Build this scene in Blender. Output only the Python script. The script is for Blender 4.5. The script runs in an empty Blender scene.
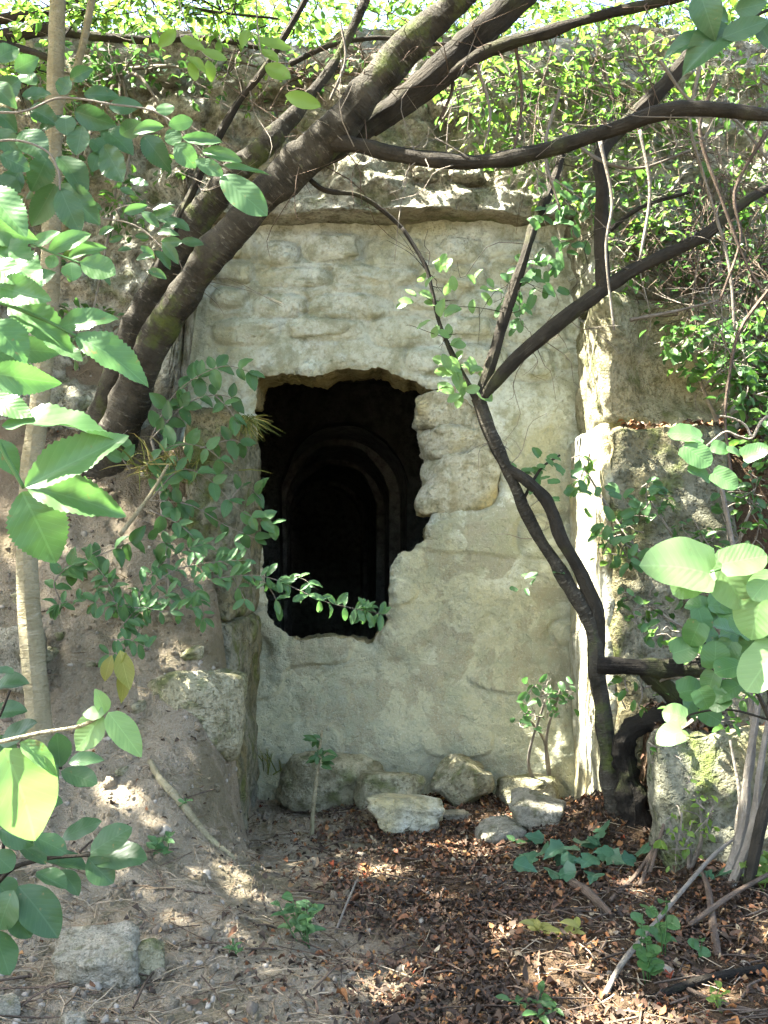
import bpy, bmesh, math, random
import numpy as np
from mathutils import Matrix, Vector, Euler

# ------------------------------------------------------------------ camera, sky, sun
F, CX, CY = 1050.0, 384.0, 512.0
PITCH = math.radians(3.2)
CAM = np.array([0.0, 0.0, 1.30])
scn = bpy.context.scene
cam_d = bpy.data.cameras.new('camera'); cam_d.sensor_fit = 'HORIZONTAL'; cam_d.sensor_width = 36
cam_d.lens = F / 768 * 36; cam_d.clip_start = 0.05; cam_d.clip_end = 500
cam = bpy.data.objects.new('camera', cam_d); scn.collection.objects.link(cam)
cam.location = CAM; cam.rotation_euler = (math.radians(90) + PITCH, 0, 0)
scn.camera = cam

SUN = np.array([-0.49, -0.03, 0.87]); SUN /= np.linalg.norm(SUN)      # direction towards the sun
world = bpy.data.worlds.new('World'); scn.world = world; world.use_nodes = True
wn = world.node_tree
sky = wn.nodes.new('ShaderNodeTexSky'); sky.sky_type = 'NISHITA'; sky.sun_disc = False
sky.sun_elevation = math.asin(SUN[2]); sky.sun_rotation = math.atan2(SUN[0], SUN[1])
sky.air_density = 1.0; sky.dust_density = 3.5; sky.ozone_density = 0.6
wn.links.new(sky.outputs[0], wn.nodes['Background'].inputs[0])
wn.nodes['Background'].inputs[1].default_value = 0.085
sd = bpy.data.lights.new('sun', 'SUN'); sd.energy = 5.0; sd.angle = math.radians(0.5); sd.color = (1, 0.95, 0.86)
sun = bpy.data.objects.new('sun', sd); scn.collection.objects.link(sun)
sun.rotation_euler = Vector(SUN).to_track_quat('Z', 'Y').to_euler(); sun.location = (-4, 1, 12)
vs = scn.view_settings; vs.view_transform = 'Standard'; vs.look = 'None'; vs.gamma = 1; vs.use_curve_mapping = False
vs.exposure = 3.8
scn.cycles.use_denoising = True; scn.cycles.use_adaptive_sampling = True; scn.cycles.adaptive_threshold = 0.03
scn.cycles.max_bounces = 5; scn.cycles.diffuse_bounces = 3; scn.cycles.glossy_bounces = 1; scn.cycles.transmission_bounces = 3
scn.cycles.sample_clamp_indirect = 6

# ------------------------------------------------------------------ helpers
rng = np.random.default_rng(7)
random.seed(7)
COL = scn.collection

def P(px, py, Y):
    u = (px - CX) / F; v = (CY - py) / F
    c, s = math.cos(PITCH), math.sin(PITCH)
    d = np.array([u, c - v * s, s + v * c])
    return CAM + d * (Y / d[1])

def hash3(i, j, k, seed):
    h = (i * 374761393 + j * 668265263 + k * 1103515245 + seed * 974711) & 0xffffffff
    h = ((h ^ (h >> 13)) * 1274126177) & 0xffffffff
    h = ((h ^ (h >> 15)) * 668265263) & 0xffffffff
    h = h ^ (h >> 16)
    return (h & 0xffffff) / float(0xffffff)

def vnoise(p, seed=0):
    p = np.asarray(p, float); f = np.floor(p); i = f.astype(np.int64); t = p - f
    t = t * t * (3 - 2 * t); out = 0
    for dx in (0, 1):
        wx = t[:, 0] if dx else 1 - t[:, 0]
        for dy in (0, 1):
            wy = t[:, 1] if dy else 1 - t[:, 1]
            for dz in (0, 1):
                wz = t[:, 2] if dz else 1 - t[:, 2]
                out = out + wx * wy * wz * hash3(i[:, 0] + dx, i[:, 1] + dy, i[:, 2] + dz, seed)
    return out * 2 - 1

def fbm(p, octv=4, seed=0, gain=0.5):
    p = np.asarray(p, float); a, s, o = 1.0, 1.0, 0
    for k in range(octv):
        o = o + a * vnoise(p * s + 13.7 * k, seed + k); a *= gain; s *= 2.03
    return o

def sstep(a, b, x):
    t = np.clip((np.asarray(x, float) - a) / (b - a), 0, 1); return t * t * (3 - 2 * t)

def new_mesh(name, V, faces, mat=None, smooth=True, uv=None, rnd=None):
    V = np.asarray(V, np.float32)
    if isinstance(faces, np.ndarray): faces = [faces]
    faces = [np.asarray(f, np.int32) for f in faces if len(f)]
    me = bpy.data.meshes.new(name)
    me.vertices.add(len(V)); me.vertices.foreach_set('co', V.ravel())
    loops = np.concatenate([f.ravel() for f in faces])
    tot = np.concatenate([np.full(len(f), f.shape[1], np.int32) for f in faces])
    start = np.concatenate([[0], np.cumsum(tot)[:-1]]).astype(np.int32)
    me.loops.add(len(loops)); me.loops.foreach_set('vertex_index', loops)
    me.polygons.add(len(tot)); me.polygons.foreach_set('loop_start', start)
    me.polygons.foreach_set('use_smooth', np.full(len(tot), bool(smooth)))
    if uv is not None:
        l = me.uv_layers.new(name='UVMap'); l.data.foreach_set('uv', np.asarray(uv, np.float32)[loops].ravel())
    if rnd is not None:
        a = me.attributes.new('rnd', 'FLOAT', 'POINT'); a.data.foreach_set('value', np.asarray(rnd, np.float32))
    if mat: me.materials.append(mat)
    me.update(calc_edges=True); me.validate()
    return me

def link(name, me, parent=None):
    o = bpy.data.objects.new(name, me); COL.objects.link(o)
    if parent: o.parent = parent
    return o

def tag(o, label=None, cat=None, group=None, kind=None):
    if label: o['label'] = label
    if cat: o['category'] = cat
    if group: o['group'] = group
    if kind: o['kind'] = kind
    return o

def wloc(o):
    l = np.zeros(3)
    while o is not None:
        l = l + np.array(o.location); o = o.parent
    return l

def thing(name, loc, label, cat, group=None):
    o = bpy.data.objects.new(name, None); COL.objects.link(o); o.location = loc; o.empty_display_size = 0.1
    return tag(o, label, cat, group)

def part(name, V, faces, mat, parent, kind=None, **kw):
    V = np.asarray(V, float)
    if parent is not None: V = V - wloc(parent)
    o = link(name, new_mesh(name, V, faces, mat, **kw), parent)
    if kind: o['kind'] = kind
    return o

def catmull(pts, n):
    pts = np.asarray(pts, float)
    if len(pts) == 2: return pts[0] + np.linspace(0, 1, n)[:, None] * (pts[1] - pts[0])
    q = np.vstack([2 * pts[0] - pts[1], pts, 2 * pts[-1] - pts[-2]])
    t = np.linspace(0, len(pts) - 1 - 1e-6, n); i = t.astype(int); f = (t - i)[:, None]
    a, b, c, d = q[i], q[i + 1], q[i + 2], q[i + 3]
    return 0.5 * (2 * b + (c - a) * f + (2 * a - 5 * b + 4 * c - d) * f ** 2 + (3 * b - a - 3 * c + d) * f ** 3)

def tube(pts, radii, seg=8, n=None, bump=0.0, seed=0, cap=True, bfreq=9.0):
    """a swept, tapered, slightly lumpy round; returns V, faces, uv"""
    pts = np.asarray(pts, float)
    if n is None: n = max(2, (len(pts) - 1) * 6 + 1)
    c = catmull(pts, n)
    r = np.interp(np.linspace(0, 1, n), np.linspace(0, 1, len(radii)), radii)
    tg = np.gradient(c, axis=0); tg /= np.linalg.norm(tg, axis=1)[:, None] + 1e-9
    up = np.array([0, 0, 1.0]) if abs(tg[0][2]) < 0.9 else np.array([1.0, 0, 0])
    x = np.cross(up, tg[0]); x /= np.linalg.norm(x)
    X = [x]
    for k in range(1, n):
        x = x - tg[k] * np.dot(x, tg[k]); x /= np.linalg.norm(x) + 1e-9; X.append(x)
    X = np.array(X); Yv = np.cross(tg, X)
    a = np.linspace(0, 2 * np.pi, seg + 1)
    d = X[:, None] * np.cos(a)[None, :, None] + Yv[:, None] * np.sin(a)[None, :, None]
    V = c[:, None] + d * r[:, None, None]
    if bump:
        k = fbm(V.reshape(-1, 3) * bfreq, 3, seed).reshape(n, seg + 1)
        k2 = vnoise(V.reshape(-1, 3) * 3, seed + 9).reshape(n, seg + 1)
        V = V + d * (bump * r[:, None] * (k + 0.8 * k2))[..., None]
    L = np.concatenate([[0], np.cumsum(np.linalg.norm(np.diff(c, axis=0), axis=1))])
    uv = np.stack([np.broadcast_to(a / (2 * np.pi), (n, seg + 1)) * np.pi * 2 * np.mean(r),
                   np.broadcast_to(L[:, None], (n, seg + 1))], -1).reshape(-1, 2)
    V = V.reshape(-1, 3)
    i, j = np.meshgrid(np.arange(n - 1), np.arange(seg), indexing='ij')
    b = (i * (seg + 1) + j).ravel()
    fs = [np.stack([b, b + 1, b + seg + 2, b + seg + 1], 1)]
    if cap:
        V = np.vstack([V, c[0] - tg[0] * r[0] * 0.15, c[-1] + tg[-1] * r[-1] * 0.15]); uv = np.vstack([uv, [0, 0], [0, L[-1]]])
        j = np.arange(seg); m = len(V)
        fs.append(np.stack([j + 1, j, np.full(seg, m - 2)], 1))
        e = (n - 1) * (seg + 1)
        fs.append(np.stack([e + j, e + j + 1, np.full(seg, m - 1)], 1))
    return V, fs, uv

def merge(items):
    Vs, q, t, U, o = [], [], [], [], 0
    for V, fs, uv in items:
        Vs.append(V); U.append(uv)
        for f in fs: (q if f.shape[1] == 4 else t).append(f + o)
        o += len(V)
    out = []
    if q: out.append(np.vstack(q))
    if t: out.append(np.vstack(t))
    return np.vstack(Vs), out, np.vstack(U)

def pxpath(lst):
    """list of (px, py, Y)"""
    return np.array([P(*p) for p in lst])

# ------------------------------------------------------------------ materials
def M(name):
    m = bpy.data.materials.new(name); m.use_nodes = True
    nt = m.node_tree; nt.nodes.clear()
    return m, nt

class NB:
    def __init__(s, nt): s.nt = nt
    def n(s, t, **kw):
        x = s.nt.nodes.new(t)
        for k, v in kw.items():
            if k.startswith('i_'):
                key = k[2:]; key = int(key) if key.isdigit() else key.replace('_', ' ')
                if isinstance(v, bpy.types.NodeSocket): s.nt.links.new(v, x.inputs[key])
                else: x.inputs[key].default_value = v
            else: setattr(x, k, v)
        return x
    def noise(s, vec, scale, detail=5, rough=0.55, dist=0.0):
        return s.n('ShaderNodeTexNoise', i_Vector=vec, i_Scale=scale, i_Detail=detail, i_Roughness=rough, i_Distortion=dist).outputs[0]
    def ramp(s, fac, stops, interp='LINEAR'):
        x = s.n('ShaderNodeValToRGB', i_Fac=fac); r = x.color_ramp; r.interpolation = interp
        while len(r.elements) < len(stops): r.elements.new(0.5)
        for e, (p, c) in zip(r.elements, stops):
            e.position = p; e.color = (*c, 1) if len(c) == 3 else c
        return x.outputs[0]
    def step(s, fac, a, b):
        return s.n('ShaderNodeMapRange', i_Value=fac, i_From_Min=a, i_From_Max=b).outputs[0]
    def mix(s, fac, a, b, mode='MIX'):
        x = s.nt.nodes.new('ShaderNodeMix'); x.data_type = 'RGBA'; x.blend_type = mode
        for key, v in ((0, fac), (6, a), (7, b)):
            if isinstance(v, bpy.types.NodeSocket): s.nt.links.new(v, x.inputs[key])
            elif key == 0: x.inputs[0].default_value = v
            else: x.inputs[key].default_value = (*v, 1)
        return x.outputs[2]
    def math(s, op, a, b=0.0):
        x = s.n('ShaderNodeMath', operation=op)
        for k, v in ((0, a), (1, b)):
            if isinstance(v, bpy.types.NodeSocket): s.nt.links.new(v, x.inputs[k])
            else: x.inputs[k].default_value = v
        return x.outputs[0]
    def bump(s, h, strength, dist=0.02, normal=None):
        x = s.n('ShaderNodeBump', i_Height=h, i_Strength=strength, i_Distance=dist)
        if normal is not None: s.nt.links.new(normal, x.inputs['Normal'])
        return x.outputs[0]
    def out(s, col, rough=0.9, normal=None, spec=0.2):
        p = s.n('ShaderNodeBsdfPrincipled', i_Roughness=rough)
        s.nt.links.new(col, p.inputs['Base Color']); p.inputs['Specular IOR Level'].default_value = spec
        if normal is not None: s.nt.links.new(normal, p.inputs['Normal'])
        o = s.n('ShaderNodeOutputMaterial'); s.nt.links.new(p.outputs[0], o.inputs[0])
        return p
    def pos(s): return s.n('ShaderNodeNewGeometry').outputs['Position']

def stone_mat(name, base, dark, pale, moss=0.0, scale=1.0, bump=0.5, ochre=None, zfade=None):
    m, nt = M(name); b = NB(nt); p = b.pos()
    n1 = b.noise(p, 2.2 * scale, 4, 0.6, 0.4); n2 = b.noise(p, 9 * scale, 5, 0.65); n3 = b.noise(p, 55 * scale, 3, 0.7)
    c = b.mix(b.step(n1, 0.35, 0.68), base, pale)
    if ochre:
        c = b.mix(b.step(b.noise(p, 1.5 * scale, 5, 0.6, 0.5), 0.46, 0.6), c, ochre)
    if zfade:                                        # lower courses are bare ochre stone, upper ones keep the lime wash
        z = b.n('ShaderNodeSeparateXYZ', i_Vector=p).outputs[2]
        f = b.step(b.math('ADD', z, b.math('MULTIPLY', b.math('SUBTRACT', n1, 0.5), 1.1)), zfade[0], zfade[1])
        c = b.mix(f, zfade[2], c)
        pt = b.math('MULTIPLY', b.step(b.noise(p, 3.3, 6, 0.62, 0.8), 0.50, 0.535), b.step(z, 2.0, 1.6))
        c = b.mix(b.math('MULTIPLY', pt, 0.7), c, (0.22, 0.20, 0.13))
    c = b.mix(b.math('MULTIPLY', b.step(n2, 0.47, 0.63), 0.9), c, dark)
    ms = b.n('ShaderNodeMapping', i_Vector=p); ms.inputs['Scale'].default_value = (5 * scale, 5 * scale, 0.7 * scale)
    c = b.mix(b.math('MULTIPLY', b.step(b.noise(ms.outputs[0], 1.0, 5, 0.65, 0.3), 0.54, 0.68), 0.5), c, dark)
    c = b.mix(b.math('MULTIPLY', b.step(n3, 0.45, 0.75), 0.55), c, dark)
    c = b.mix(b.math('MULTIPLY', b.step(b.noise(p, 120 * scale, 2, 0.5), 0.55, 0.8), 0.35), c, pale)
    if moss:
        g = b.math('MULTIPLY', b.step(b.noise(p, 4.5 * scale, 6, 0.65, 0.3), 0.52, 0.64), moss)
        c = b.mix(g, c, (0.10, 0.125, 0.03))
    pit = b.step(b.noise(p, 38 * scale, 3, 0.6), 0.34, 0.46)
    h = b.math('ADD', b.math('ADD', b.math('MULTIPLY', n2, 0.7), b.math('MULTIPLY', n3, 0.5)), b.math('MULTIPLY', pit, 0.35))
    c = b.mix(b.math('MULTIPLY', b.math('SUBTRACT', 1.0, pit), 0.4), c, dark)
    b.out(c, 0.95, b.bump(h, min(1, bump * 1.35), 0.04), 0.1)
    return m

PLASTER = stone_mat('plaster_stone', (0.47, 0.505, 0.425), (0.28, 0.29, 0.20), (0.575, 0.615, 0.545), 0.12, 1.0, 0.42, (0.40, 0.395, 0.255), (0.6, 2.1, (0.345, 0.335, 0.22)))
RUBBLE = stone_mat('rubble_stone', (0.42, 0.415, 0.31), (0.26, 0.245, 0.155), (0.51, 0.515, 0.42), 0.1, 1.3, 0.6, (0.44, 0.38, 0.20))
BROKEN = stone_mat('broken_edge_stone', (0.36, 0.30, 0.14), (0.19, 0.16, 0.08), (0.46, 0.42, 0.26), 0.2, 1.6, 0.7)
BASEROCK = stone_mat('base_rock', (0.29, 0.27, 0.165), (0.15, 0.14, 0.08), (0.38, 0.36, 0.25), 0.55, 1.4, 0.7)
GREYROCK = stone_mat('grey_rock', (0.31, 0.29, 0.215), (0.17, 0.155, 0.105), (0.42, 0.395, 0.31), 0.35, 2.4, 0.8)
CLIFF = stone_mat('cliff_rock', (0.285, 0.28, 0.215), (0.125, 0.115, 0.08), (0.42, 0.425, 0.36), 0.45, 1.1, 1.0, (0.24, 0.215, 0.145))
SLAB = stone_mat('slab_stone', (0.165, 0.165, 0.115), (0.08, 0.08, 0.048), (0.25, 0.24, 0.18), 0.8, 0.9, 0.7, (0.18, 0.155, 0.08))
VAULT = stone_mat('vault_stone', (0.38, 0.39, 0.36), (0.20, 0.205, 0.19), (0.46, 0.47, 0.44), 0.1, 1.2, 0.7)

CROSSWALL = stone_mat('shaded_stone', (0.085, 0.09, 0.08), (0.045, 0.048, 0.042), (0.12, 0.125, 0.115), 0.0, 1.2, 0.7)  # passage gloom put into a darkened copy of the vault stone
def soil_mat():
    m, nt = M('soil'); b = NB(nt); p = b.pos()
    x, y, z = b.n('ShaderNodeSeparateXYZ', i_Vector=p).outputs[:3]
    n1 = b.noise(p, 1.6, 5, 0.6, 0.3); n2 = b.noise(p, 14, 6, 0.7); n3 = b.noise(p, 90, 3, 0.7)
    tan = b.mix(b.step(n2, 0.35, 0.7), (0.315, 0.265, 0.185), (0.225, 0.185, 0.122))
    tan = b.mix(b.step(n3, 0.45, 0.75), tan, (0.35, 0.305, 0.23))
    tan = b.mix(b.math('MULTIPLY', b.step(b.noise(p, 3.1, 5, 0.65), 0.52, 0.62), 0.55), tan, (0.13, 0.115, 0.06))
    up = b.step(b.math('ADD', z, b.math('MULTIPLY', b.math('SUBTRACT', n1, 0.5), 1.6)), 1.2, 2.0)
    tan = b.mix(b.math('MULTIPLY', up, 0.7), tan, b.mix(b.step(n2, 0.4, 0.65), (0.10, 0.072, 0.045), (0.17, 0.13, 0.085)))
    hum = b.mix(b.step(n2, 0.35, 0.7), (0.055, 0.038, 0.024), (0.11, 0.075, 0.045))
    hum = b.mix(b.step(n3, 0.5, 0.8), hum, (0.17, 0.11, 0.06))
    f = b.step(b.math('ADD', x, b.math('MULTIPLY', b.math('SUBTRACT', n1, 0.5), 1.3)), -0.30, 0.25)
    c = b.mix(f, tan, hum)
    h = b.math('ADD', n2, b.math('MULTIPLY', n3, 0.6))
    b.out(c, 1.0, b.bump(h, 1.0, 0.05), 0.05)
    return m
SOIL = soil_mat()

def bark_mat(name, c0, c1, c2, moss=0.0, ring=True):
    m, nt = M(name); b = NB(nt)
    uv = b.n('ShaderNodeUVMap').outputs[0]; p = b.pos()
    mp = b.n('ShaderNodeMapping', i_Vector=uv); mp.inputs['Scale'].default_value = (14, 60, 1) if ring else (60, 7, 1)
    n1 = b.noise(mp.outputs[0], 1.0, 5, 0.6, 0.3); n2 = b.noise(p, 7, 6, 0.65, 0.4); n3 = b.noise(p, 70, 4, 0.7)
    c = b.mix(b.step(n2, 0.35, 0.65), c0, c1)
    c = b.mix(b.math('MULTIPLY', b.step(n1, 0.56, 0.72), b.step(b.noise(p, 5.0, 4, 0.6), 0.4, 0.62)), c, c2)
    c = b.mix(b.math('MULTIPLY', b.step(n3, 0.5, 0.75), 0.5), c, c0)
    if moss:
        c = b.mix(b.math('MULTIPLY', b.step(b.noise(p, 3.5, 5, 0.65), 0.54, 0.66), moss), c, (0.075, 0.10, 0.02))
    h = b.math('ADD', n1, b.math('MULTIPLY', n3, 0.6))
    b.out(c, 0.9, b.bump(h, 1.0, 0.02), 0.15)
    return m
BARK = bark_mat('bark_brown', (0.022, 0.02, 0.014), (0.068, 0.061, 0.044), (0.19, 0.175, 0.135), 0.8)
BARK_DARK = bark_mat('bark_dark', (0.020, 0.018, 0.013), (0.045, 0.039, 0.028), (0.085, 0.078, 0.06), 0.25, False)
BARK_PALE = bark_mat('bark_pale', (0.20, 0.175, 0.10), (0.30, 0.27, 0.17), (0.37, 0.34, 0.25), 0.25)
BARK_GREY = bark_mat('bark_grey', (0.15, 0.13, 0.10), (0.24, 0.215, 0.17), (0.33, 0.31, 0.26), 0.0, False)
ROTTEN = bark_mat('bark_black', (0.008, 0.007, 0.005), (0.022, 0.019, 0.014), (0.05, 0.044, 0.034), 0.3, False)
DEADWOOD = bark_mat('deadwood', (0.075, 0.055, 0.04), (0.14, 0.105, 0.075), (0.24, 0.20, 0.15), 0.0, False)

def leaf_mat(name, ca, cb, trans=0.4, rough=0.42, veins=0.0, tcol=None, spots=0.0):
    m, nt = M(name); b = NB(nt)
    at = b.n('ShaderNodeAttribute', attribute_name='rnd').outputs['Fac']
    oi = b.n('ShaderNodeObjectInfo').outputs['Random']
    r = b.math('FRACT', b.math('ADD', at, oi))
    c = b.mix(r, ca, cb)
    p = b.pos()
    c = b.mix(b.math('MULTIPLY', b.step(b.noise(p, 16, 3), 0.4, 0.7), 0.35), c, cb)
    c = b.mix(b.math('MULTIPLY', b.step(b.noise(p, 55, 4, 0.6), 0.66, 0.72), 0.8), c, (0.16, 0.13, 0.05))
    nrm = None
    if veins:
        u, v, _ = b.n('ShaderNodeSeparateXYZ', i_Vector=b.n('ShaderNodeUVMap').outputs[0]).outputs[:3]
        s = b.math('ABSOLUTE', b.math('SUBTRACT', u, 0.5))
        mid = b.math('LESS_THAN', s, 0.018)
        w = b.math('ABSOLUTE', b.math('SUBTRACT', b.math('FRACT', b.math('MULTIPLY', b.math('SUBTRACT', v, b.math('MULTIPLY', s, 0.55)), 9.0)), 0.5))
        side = b.math('LESS_THAN', w, 0.055)
        vn = b.math('MAXIMUM', b.math('MULTIPLY', mid, 1.0), b.math('MULTIPLY', side, 0.45))
        c = b.mix(b.math('MULTIPLY', vn, veins * 0.9), c, tuple(min(1, x * 1.9 + 0.05) for x in ca))
        nrm = b.bump(b.math('ADD', w, b.math('MULTIPLY', s, 1.5)), 0.13, 0.004)
    pr = b.n('ShaderNodeBsdfPrincipled', i_Roughness=rough); nt.links.new(c, pr.inputs['Base Color'])
    pr.inputs['Specular IOR Level'].default_value = 0.3
    if nrm is not None: nt.links.new(nrm, pr.inputs['Normal'])
    tc = b.mix(1.0, c, tcol or (1.25, 1.45, 0.9), 'MULTIPLY')
    tr = b.n('ShaderNodeBsdfTranslucent'); nt.links.new(tc, tr.inputs['Color'])
    mx = b.n('ShaderNodeMixShader', i_Fac=trans)
    nt.links.new(pr.outputs[0], mx.inputs[1]); nt.links.new(tr.outputs[0], mx.inputs[2])
    o = b.n('ShaderNodeOutputMaterial'); nt.links.new(mx.outputs[0], o.inputs[0])
    return m
L_BRIGHT = leaf_mat('leaf_bright', (0.07, 0.155, 0.05), (0.095, 0.185, 0.065), 0.40, 0.36, 0.22)
L_MID = leaf_mat('leaf_mid', (0.060, 0.135, 0.050), (0.085, 0.17, 0.062), 0.40, 0.42, 0.18)
L_BLUE = leaf_mat('leaf_bluegreen', (0.04, 0.09, 0.036), (0.06, 0.118, 0.047), 0.34, 0.36, 0.2)
L_DARK = leaf_mat('leaf_dark', (0.040, 0.095, 0.030), (0.065, 0.13, 0.042), 0.40, 0.42)
L_SHRUB = leaf_mat('leaf_shrub', (0.065, 0.15, 0.035), (0.11, 0.20, 0.045), 0.48, 0.45)
L_LIME = leaf_mat('leaf_lime', (0.12, 0.20, 0.04), (0.17, 0.25, 0.05), 0.5, 0.45)
L_PALE = leaf_mat('leaf_pale', (0.13, 0.235, 0.075), (0.17, 0.27, 0.11), 0.42, 0.40, 0.2)
L_YELLOW = leaf_mat('leaf_withered', (0.22, 0.23, 0.05), (0.26, 0.24, 0.07), 0.4, 0.6, 0.3)
L_ROUND = leaf_mat('leaf_round', (0.045, 0.11, 0.03), (0.065, 0.14, 0.042), 0.35, 0.35, 0.2)
L_CROWN = leaf_mat('leaf_crown', (0.055, 0.12, 0.03), (0.08, 0.15, 0.04), 0.35, 0.5)
L_IVY = leaf_mat('leaf_ivy', (0.030, 0.085, 0.045), (0.06, 0.13, 0.065), 0.25, 0.35, 0.3)

def litter_mat():
    m, nt = M('dead_leaf'); b = NB(nt)
    at = b.n('ShaderNodeAttribute', attribute_name='rnd').outputs['Fac']
    c = b.ramp(at, [(0.0, (0.03, 0.022, 0.016)), (0.30, (0.065, 0.045, 0.03)), (0.55, (0.125, 0.07, 0.042)), (0.70, (0.20, 0.08, 0.03)),
                    (0.80, (0.24, 0.12, 0.04)), (0.88, (0.28, 0.21, 0.12)), (0.96, (0.36, 0.30, 0.19)), (1.0, (0.24, 0.05, 0.02))])
    c = b.mix(b.math('MULTIPLY', b.step(b.noise(b.pos(), 60, 3), 0.4, 0.7), 0.4), c, (0.05, 0.035, 0.022))
    b.out(c, 0.8, None, 0.2)
    return m
LITTER = litter_mat()
m, nt = M('straw'); b = NB(nt)
STRAW = m; at = b.n('ShaderNodeAttribute', attribute_name='rnd').outputs['Fac']
b.out(b.ramp(at, [(0, (0.10, 0.07, 0.045)), (0.5, (0.24, 0.18, 0.11)), (1, (0.42, 0.35, 0.24))]), 0.85, None, 0.15)
m, nt = M('pebble'); b = NB(nt)
PEBBLE = m; at = b.n('ShaderNodeAttribute', attribute_name='rnd').outputs['Fac']
b.out(b.mix(b.math('MULTIPLY', b.step(b.noise(b.pos(), 80, 4), 0.4, 0.7), 0.5), b.ramp(at, [(0, (0.10, 0.08, 0.06)), (0.6, (0.19, 0.165, 0.125)), (1, (0.36, 0.33, 0.27))]), (0.20, 0.17, 0.12)), 0.9, None, 0.2)
m, nt = M('grass'); b = NB(nt)
GRASS = m; at = b.n('ShaderNodeAttribute', attribute_name='rnd').outputs['Fac']
b.out(b.ramp(at, [(0, (0.07, 0.10, 0.02)), (0.6, (0.14, 0.15, 0.03)), (1, (0.30, 0.24, 0.08))]), 0.7, None, 0.2)

# ------------------------------------------------------------------ leaf templates (unit length along +Y, unit width along X, face +Z)
def leaf_template(kind, seed=0, n=12, fold=0.16, droop=0.10, lowpoly=False):
    r = np.random.default_rng(seed)
    t = np.linspace(0, 1, n + 1)
    if kind == 'serrate': w = np.sin(np.pi * t ** 0.92) ** 0.75 * (1 - 0.25 * t)
    elif kind == 'ovate': w = np.sin(np.pi * t ** 0.70) ** 0.8
    elif kind == 'oval': w = np.sin(np.pi * t ** 0.95) ** 0.7
    elif kind == 'lance': w = np.sin(np.pi * t ** 0.85) ** 1.0
    elif kind == 'round': w = np.clip(1 - ((t - 0.40) / (0.60)) ** 2, 0, 1) ** 0.55; w[0] = 0.35; w[-1] = 0
    elif kind == 'ivy':
        w = np.interp(t, [0, 0.06, 0.16, 0.27, 0.36, 0.5, 0.62, 0.8, 1], [0.05, 0.62, 0.55, 1.0, 0.72, 0.45, 0.46, 0.24, 0])
    else: w = np.sin(np.pi * t)
    w = w / w.max() * 0.5
    if kind == 'serrate':
        w = w * (1 + 0.05 * ((np.arange(n + 1) % 2) * 2 - 1)); w[0] = 0.01; w[-1] = 0
    cols = [-1, 0, 1] if lowpoly else [-1, -0.5, 0, 0.5, 1]
    ax, ay, r2 = r.uniform(-0.05, 0.05), r.uniform(0.7, 1.3), r.uniform(-0.5, 0.5)
    V, uv = [], []
    for i, ti in enumerate(t):
        for s in cols:
            x = s * w[i]
            back = -0.06 * abs(s) if kind in ('round', 'ivy') and ti < 0.2 else 0.05 * abs(s) * np.sin(np.pi * ti)
            y = ti + back
            z = fold * abs(x) * 1.2 - droop * ay * (ti - 0.15) ** 2 * 1.3 + 0.022 * math.sin(ti * (13 + seed % 4 * 3) + seed) * abs(s) + ax * x + (r2 * x * (ti - 0.4))
            V.append((x + ax * 0.5 * math.sin(ti * 3), y, z)); uv.append((0.5 + x, ti))
    k = len(cols)
    i, j = np.meshgrid(np.arange(n), np.arange(k - 1), indexing='ij'); bq = (i * k + j).ravel()
    return np.array(V), np.stack([bq, bq + 1, bq + k + 1, bq + k], 1), np.array(uv)

TEMPL = {}
def leaf_mesh(kind, mat, var):
    key = (kind, mat.name, var)
    if key not in TEMPL:
        n = {'serrate': 34, 'ivy': 16, 'round': 14}.get(kind, 12)
        rr = np.random.default_rng(var * 7 + 1)
        V, f, uv = leaf_template(kind, var + 1, n, rr.uniform(0.03, 0.38), rr.uniform(-0.1, 0.42))
        TEMPL[key] = new_mesh('leaf', V, f, mat, True, uv)
    return TEMPL[key]

def basis(y, nrm):
    y = y / (np.linalg.norm(y) + 1e-9); z = nrm - y * np.dot(nrm, y); z = z / (np.linalg.norm(z) + 1e-9)
    x = np.cross(y, z); return x, y, z

def put_leaf(parent, base, tip, width, kind, mat, up=0.55, jit=0.25, name='leaf'):
    base = np.asarray(base); tip = np.asarray(tip)
    y = tip - base; L = np.linalg.norm(y)
    view = CAM - base; view = view / np.linalg.norm(view)
    x, y, z = basis(y, view + np.array([0, 0, up]) + rng.normal(0, jit, 3))
    o = link(name, leaf_mesh(kind, mat, int(rng.integers(0, 9))), parent)
    lo = base - wloc(parent)
    m = Matrix(((x[0] * width, y[0] * L, z[0] * L * 0.8, lo[0]), (x[1] * width, y[1] * L, z[1] * L * 0.8, lo[1]), (x[2] * width, y[2] * L, z[2] * L * 0.8, lo[2]), (0, 0, 0, 1)))
    o.matrix_basis = m
    return o

def leaves_px(parent, lst, Y, kind, mat, up=0.55, jit=0.22, dY=0.06):
    for (bx, by, tx, ty, w) in lst:
        y0 = Y + rng.uniform(-dY, dY)
        put_leaf(parent, P(bx, by, y0), P(tx, ty, y0 - rng.uniform(-0.3, 0.6) * math.hypot(tx - bx, ty - by) * Y / F * 0.6), w * Y / F * 1.08, kind, mat, up, jit)

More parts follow.
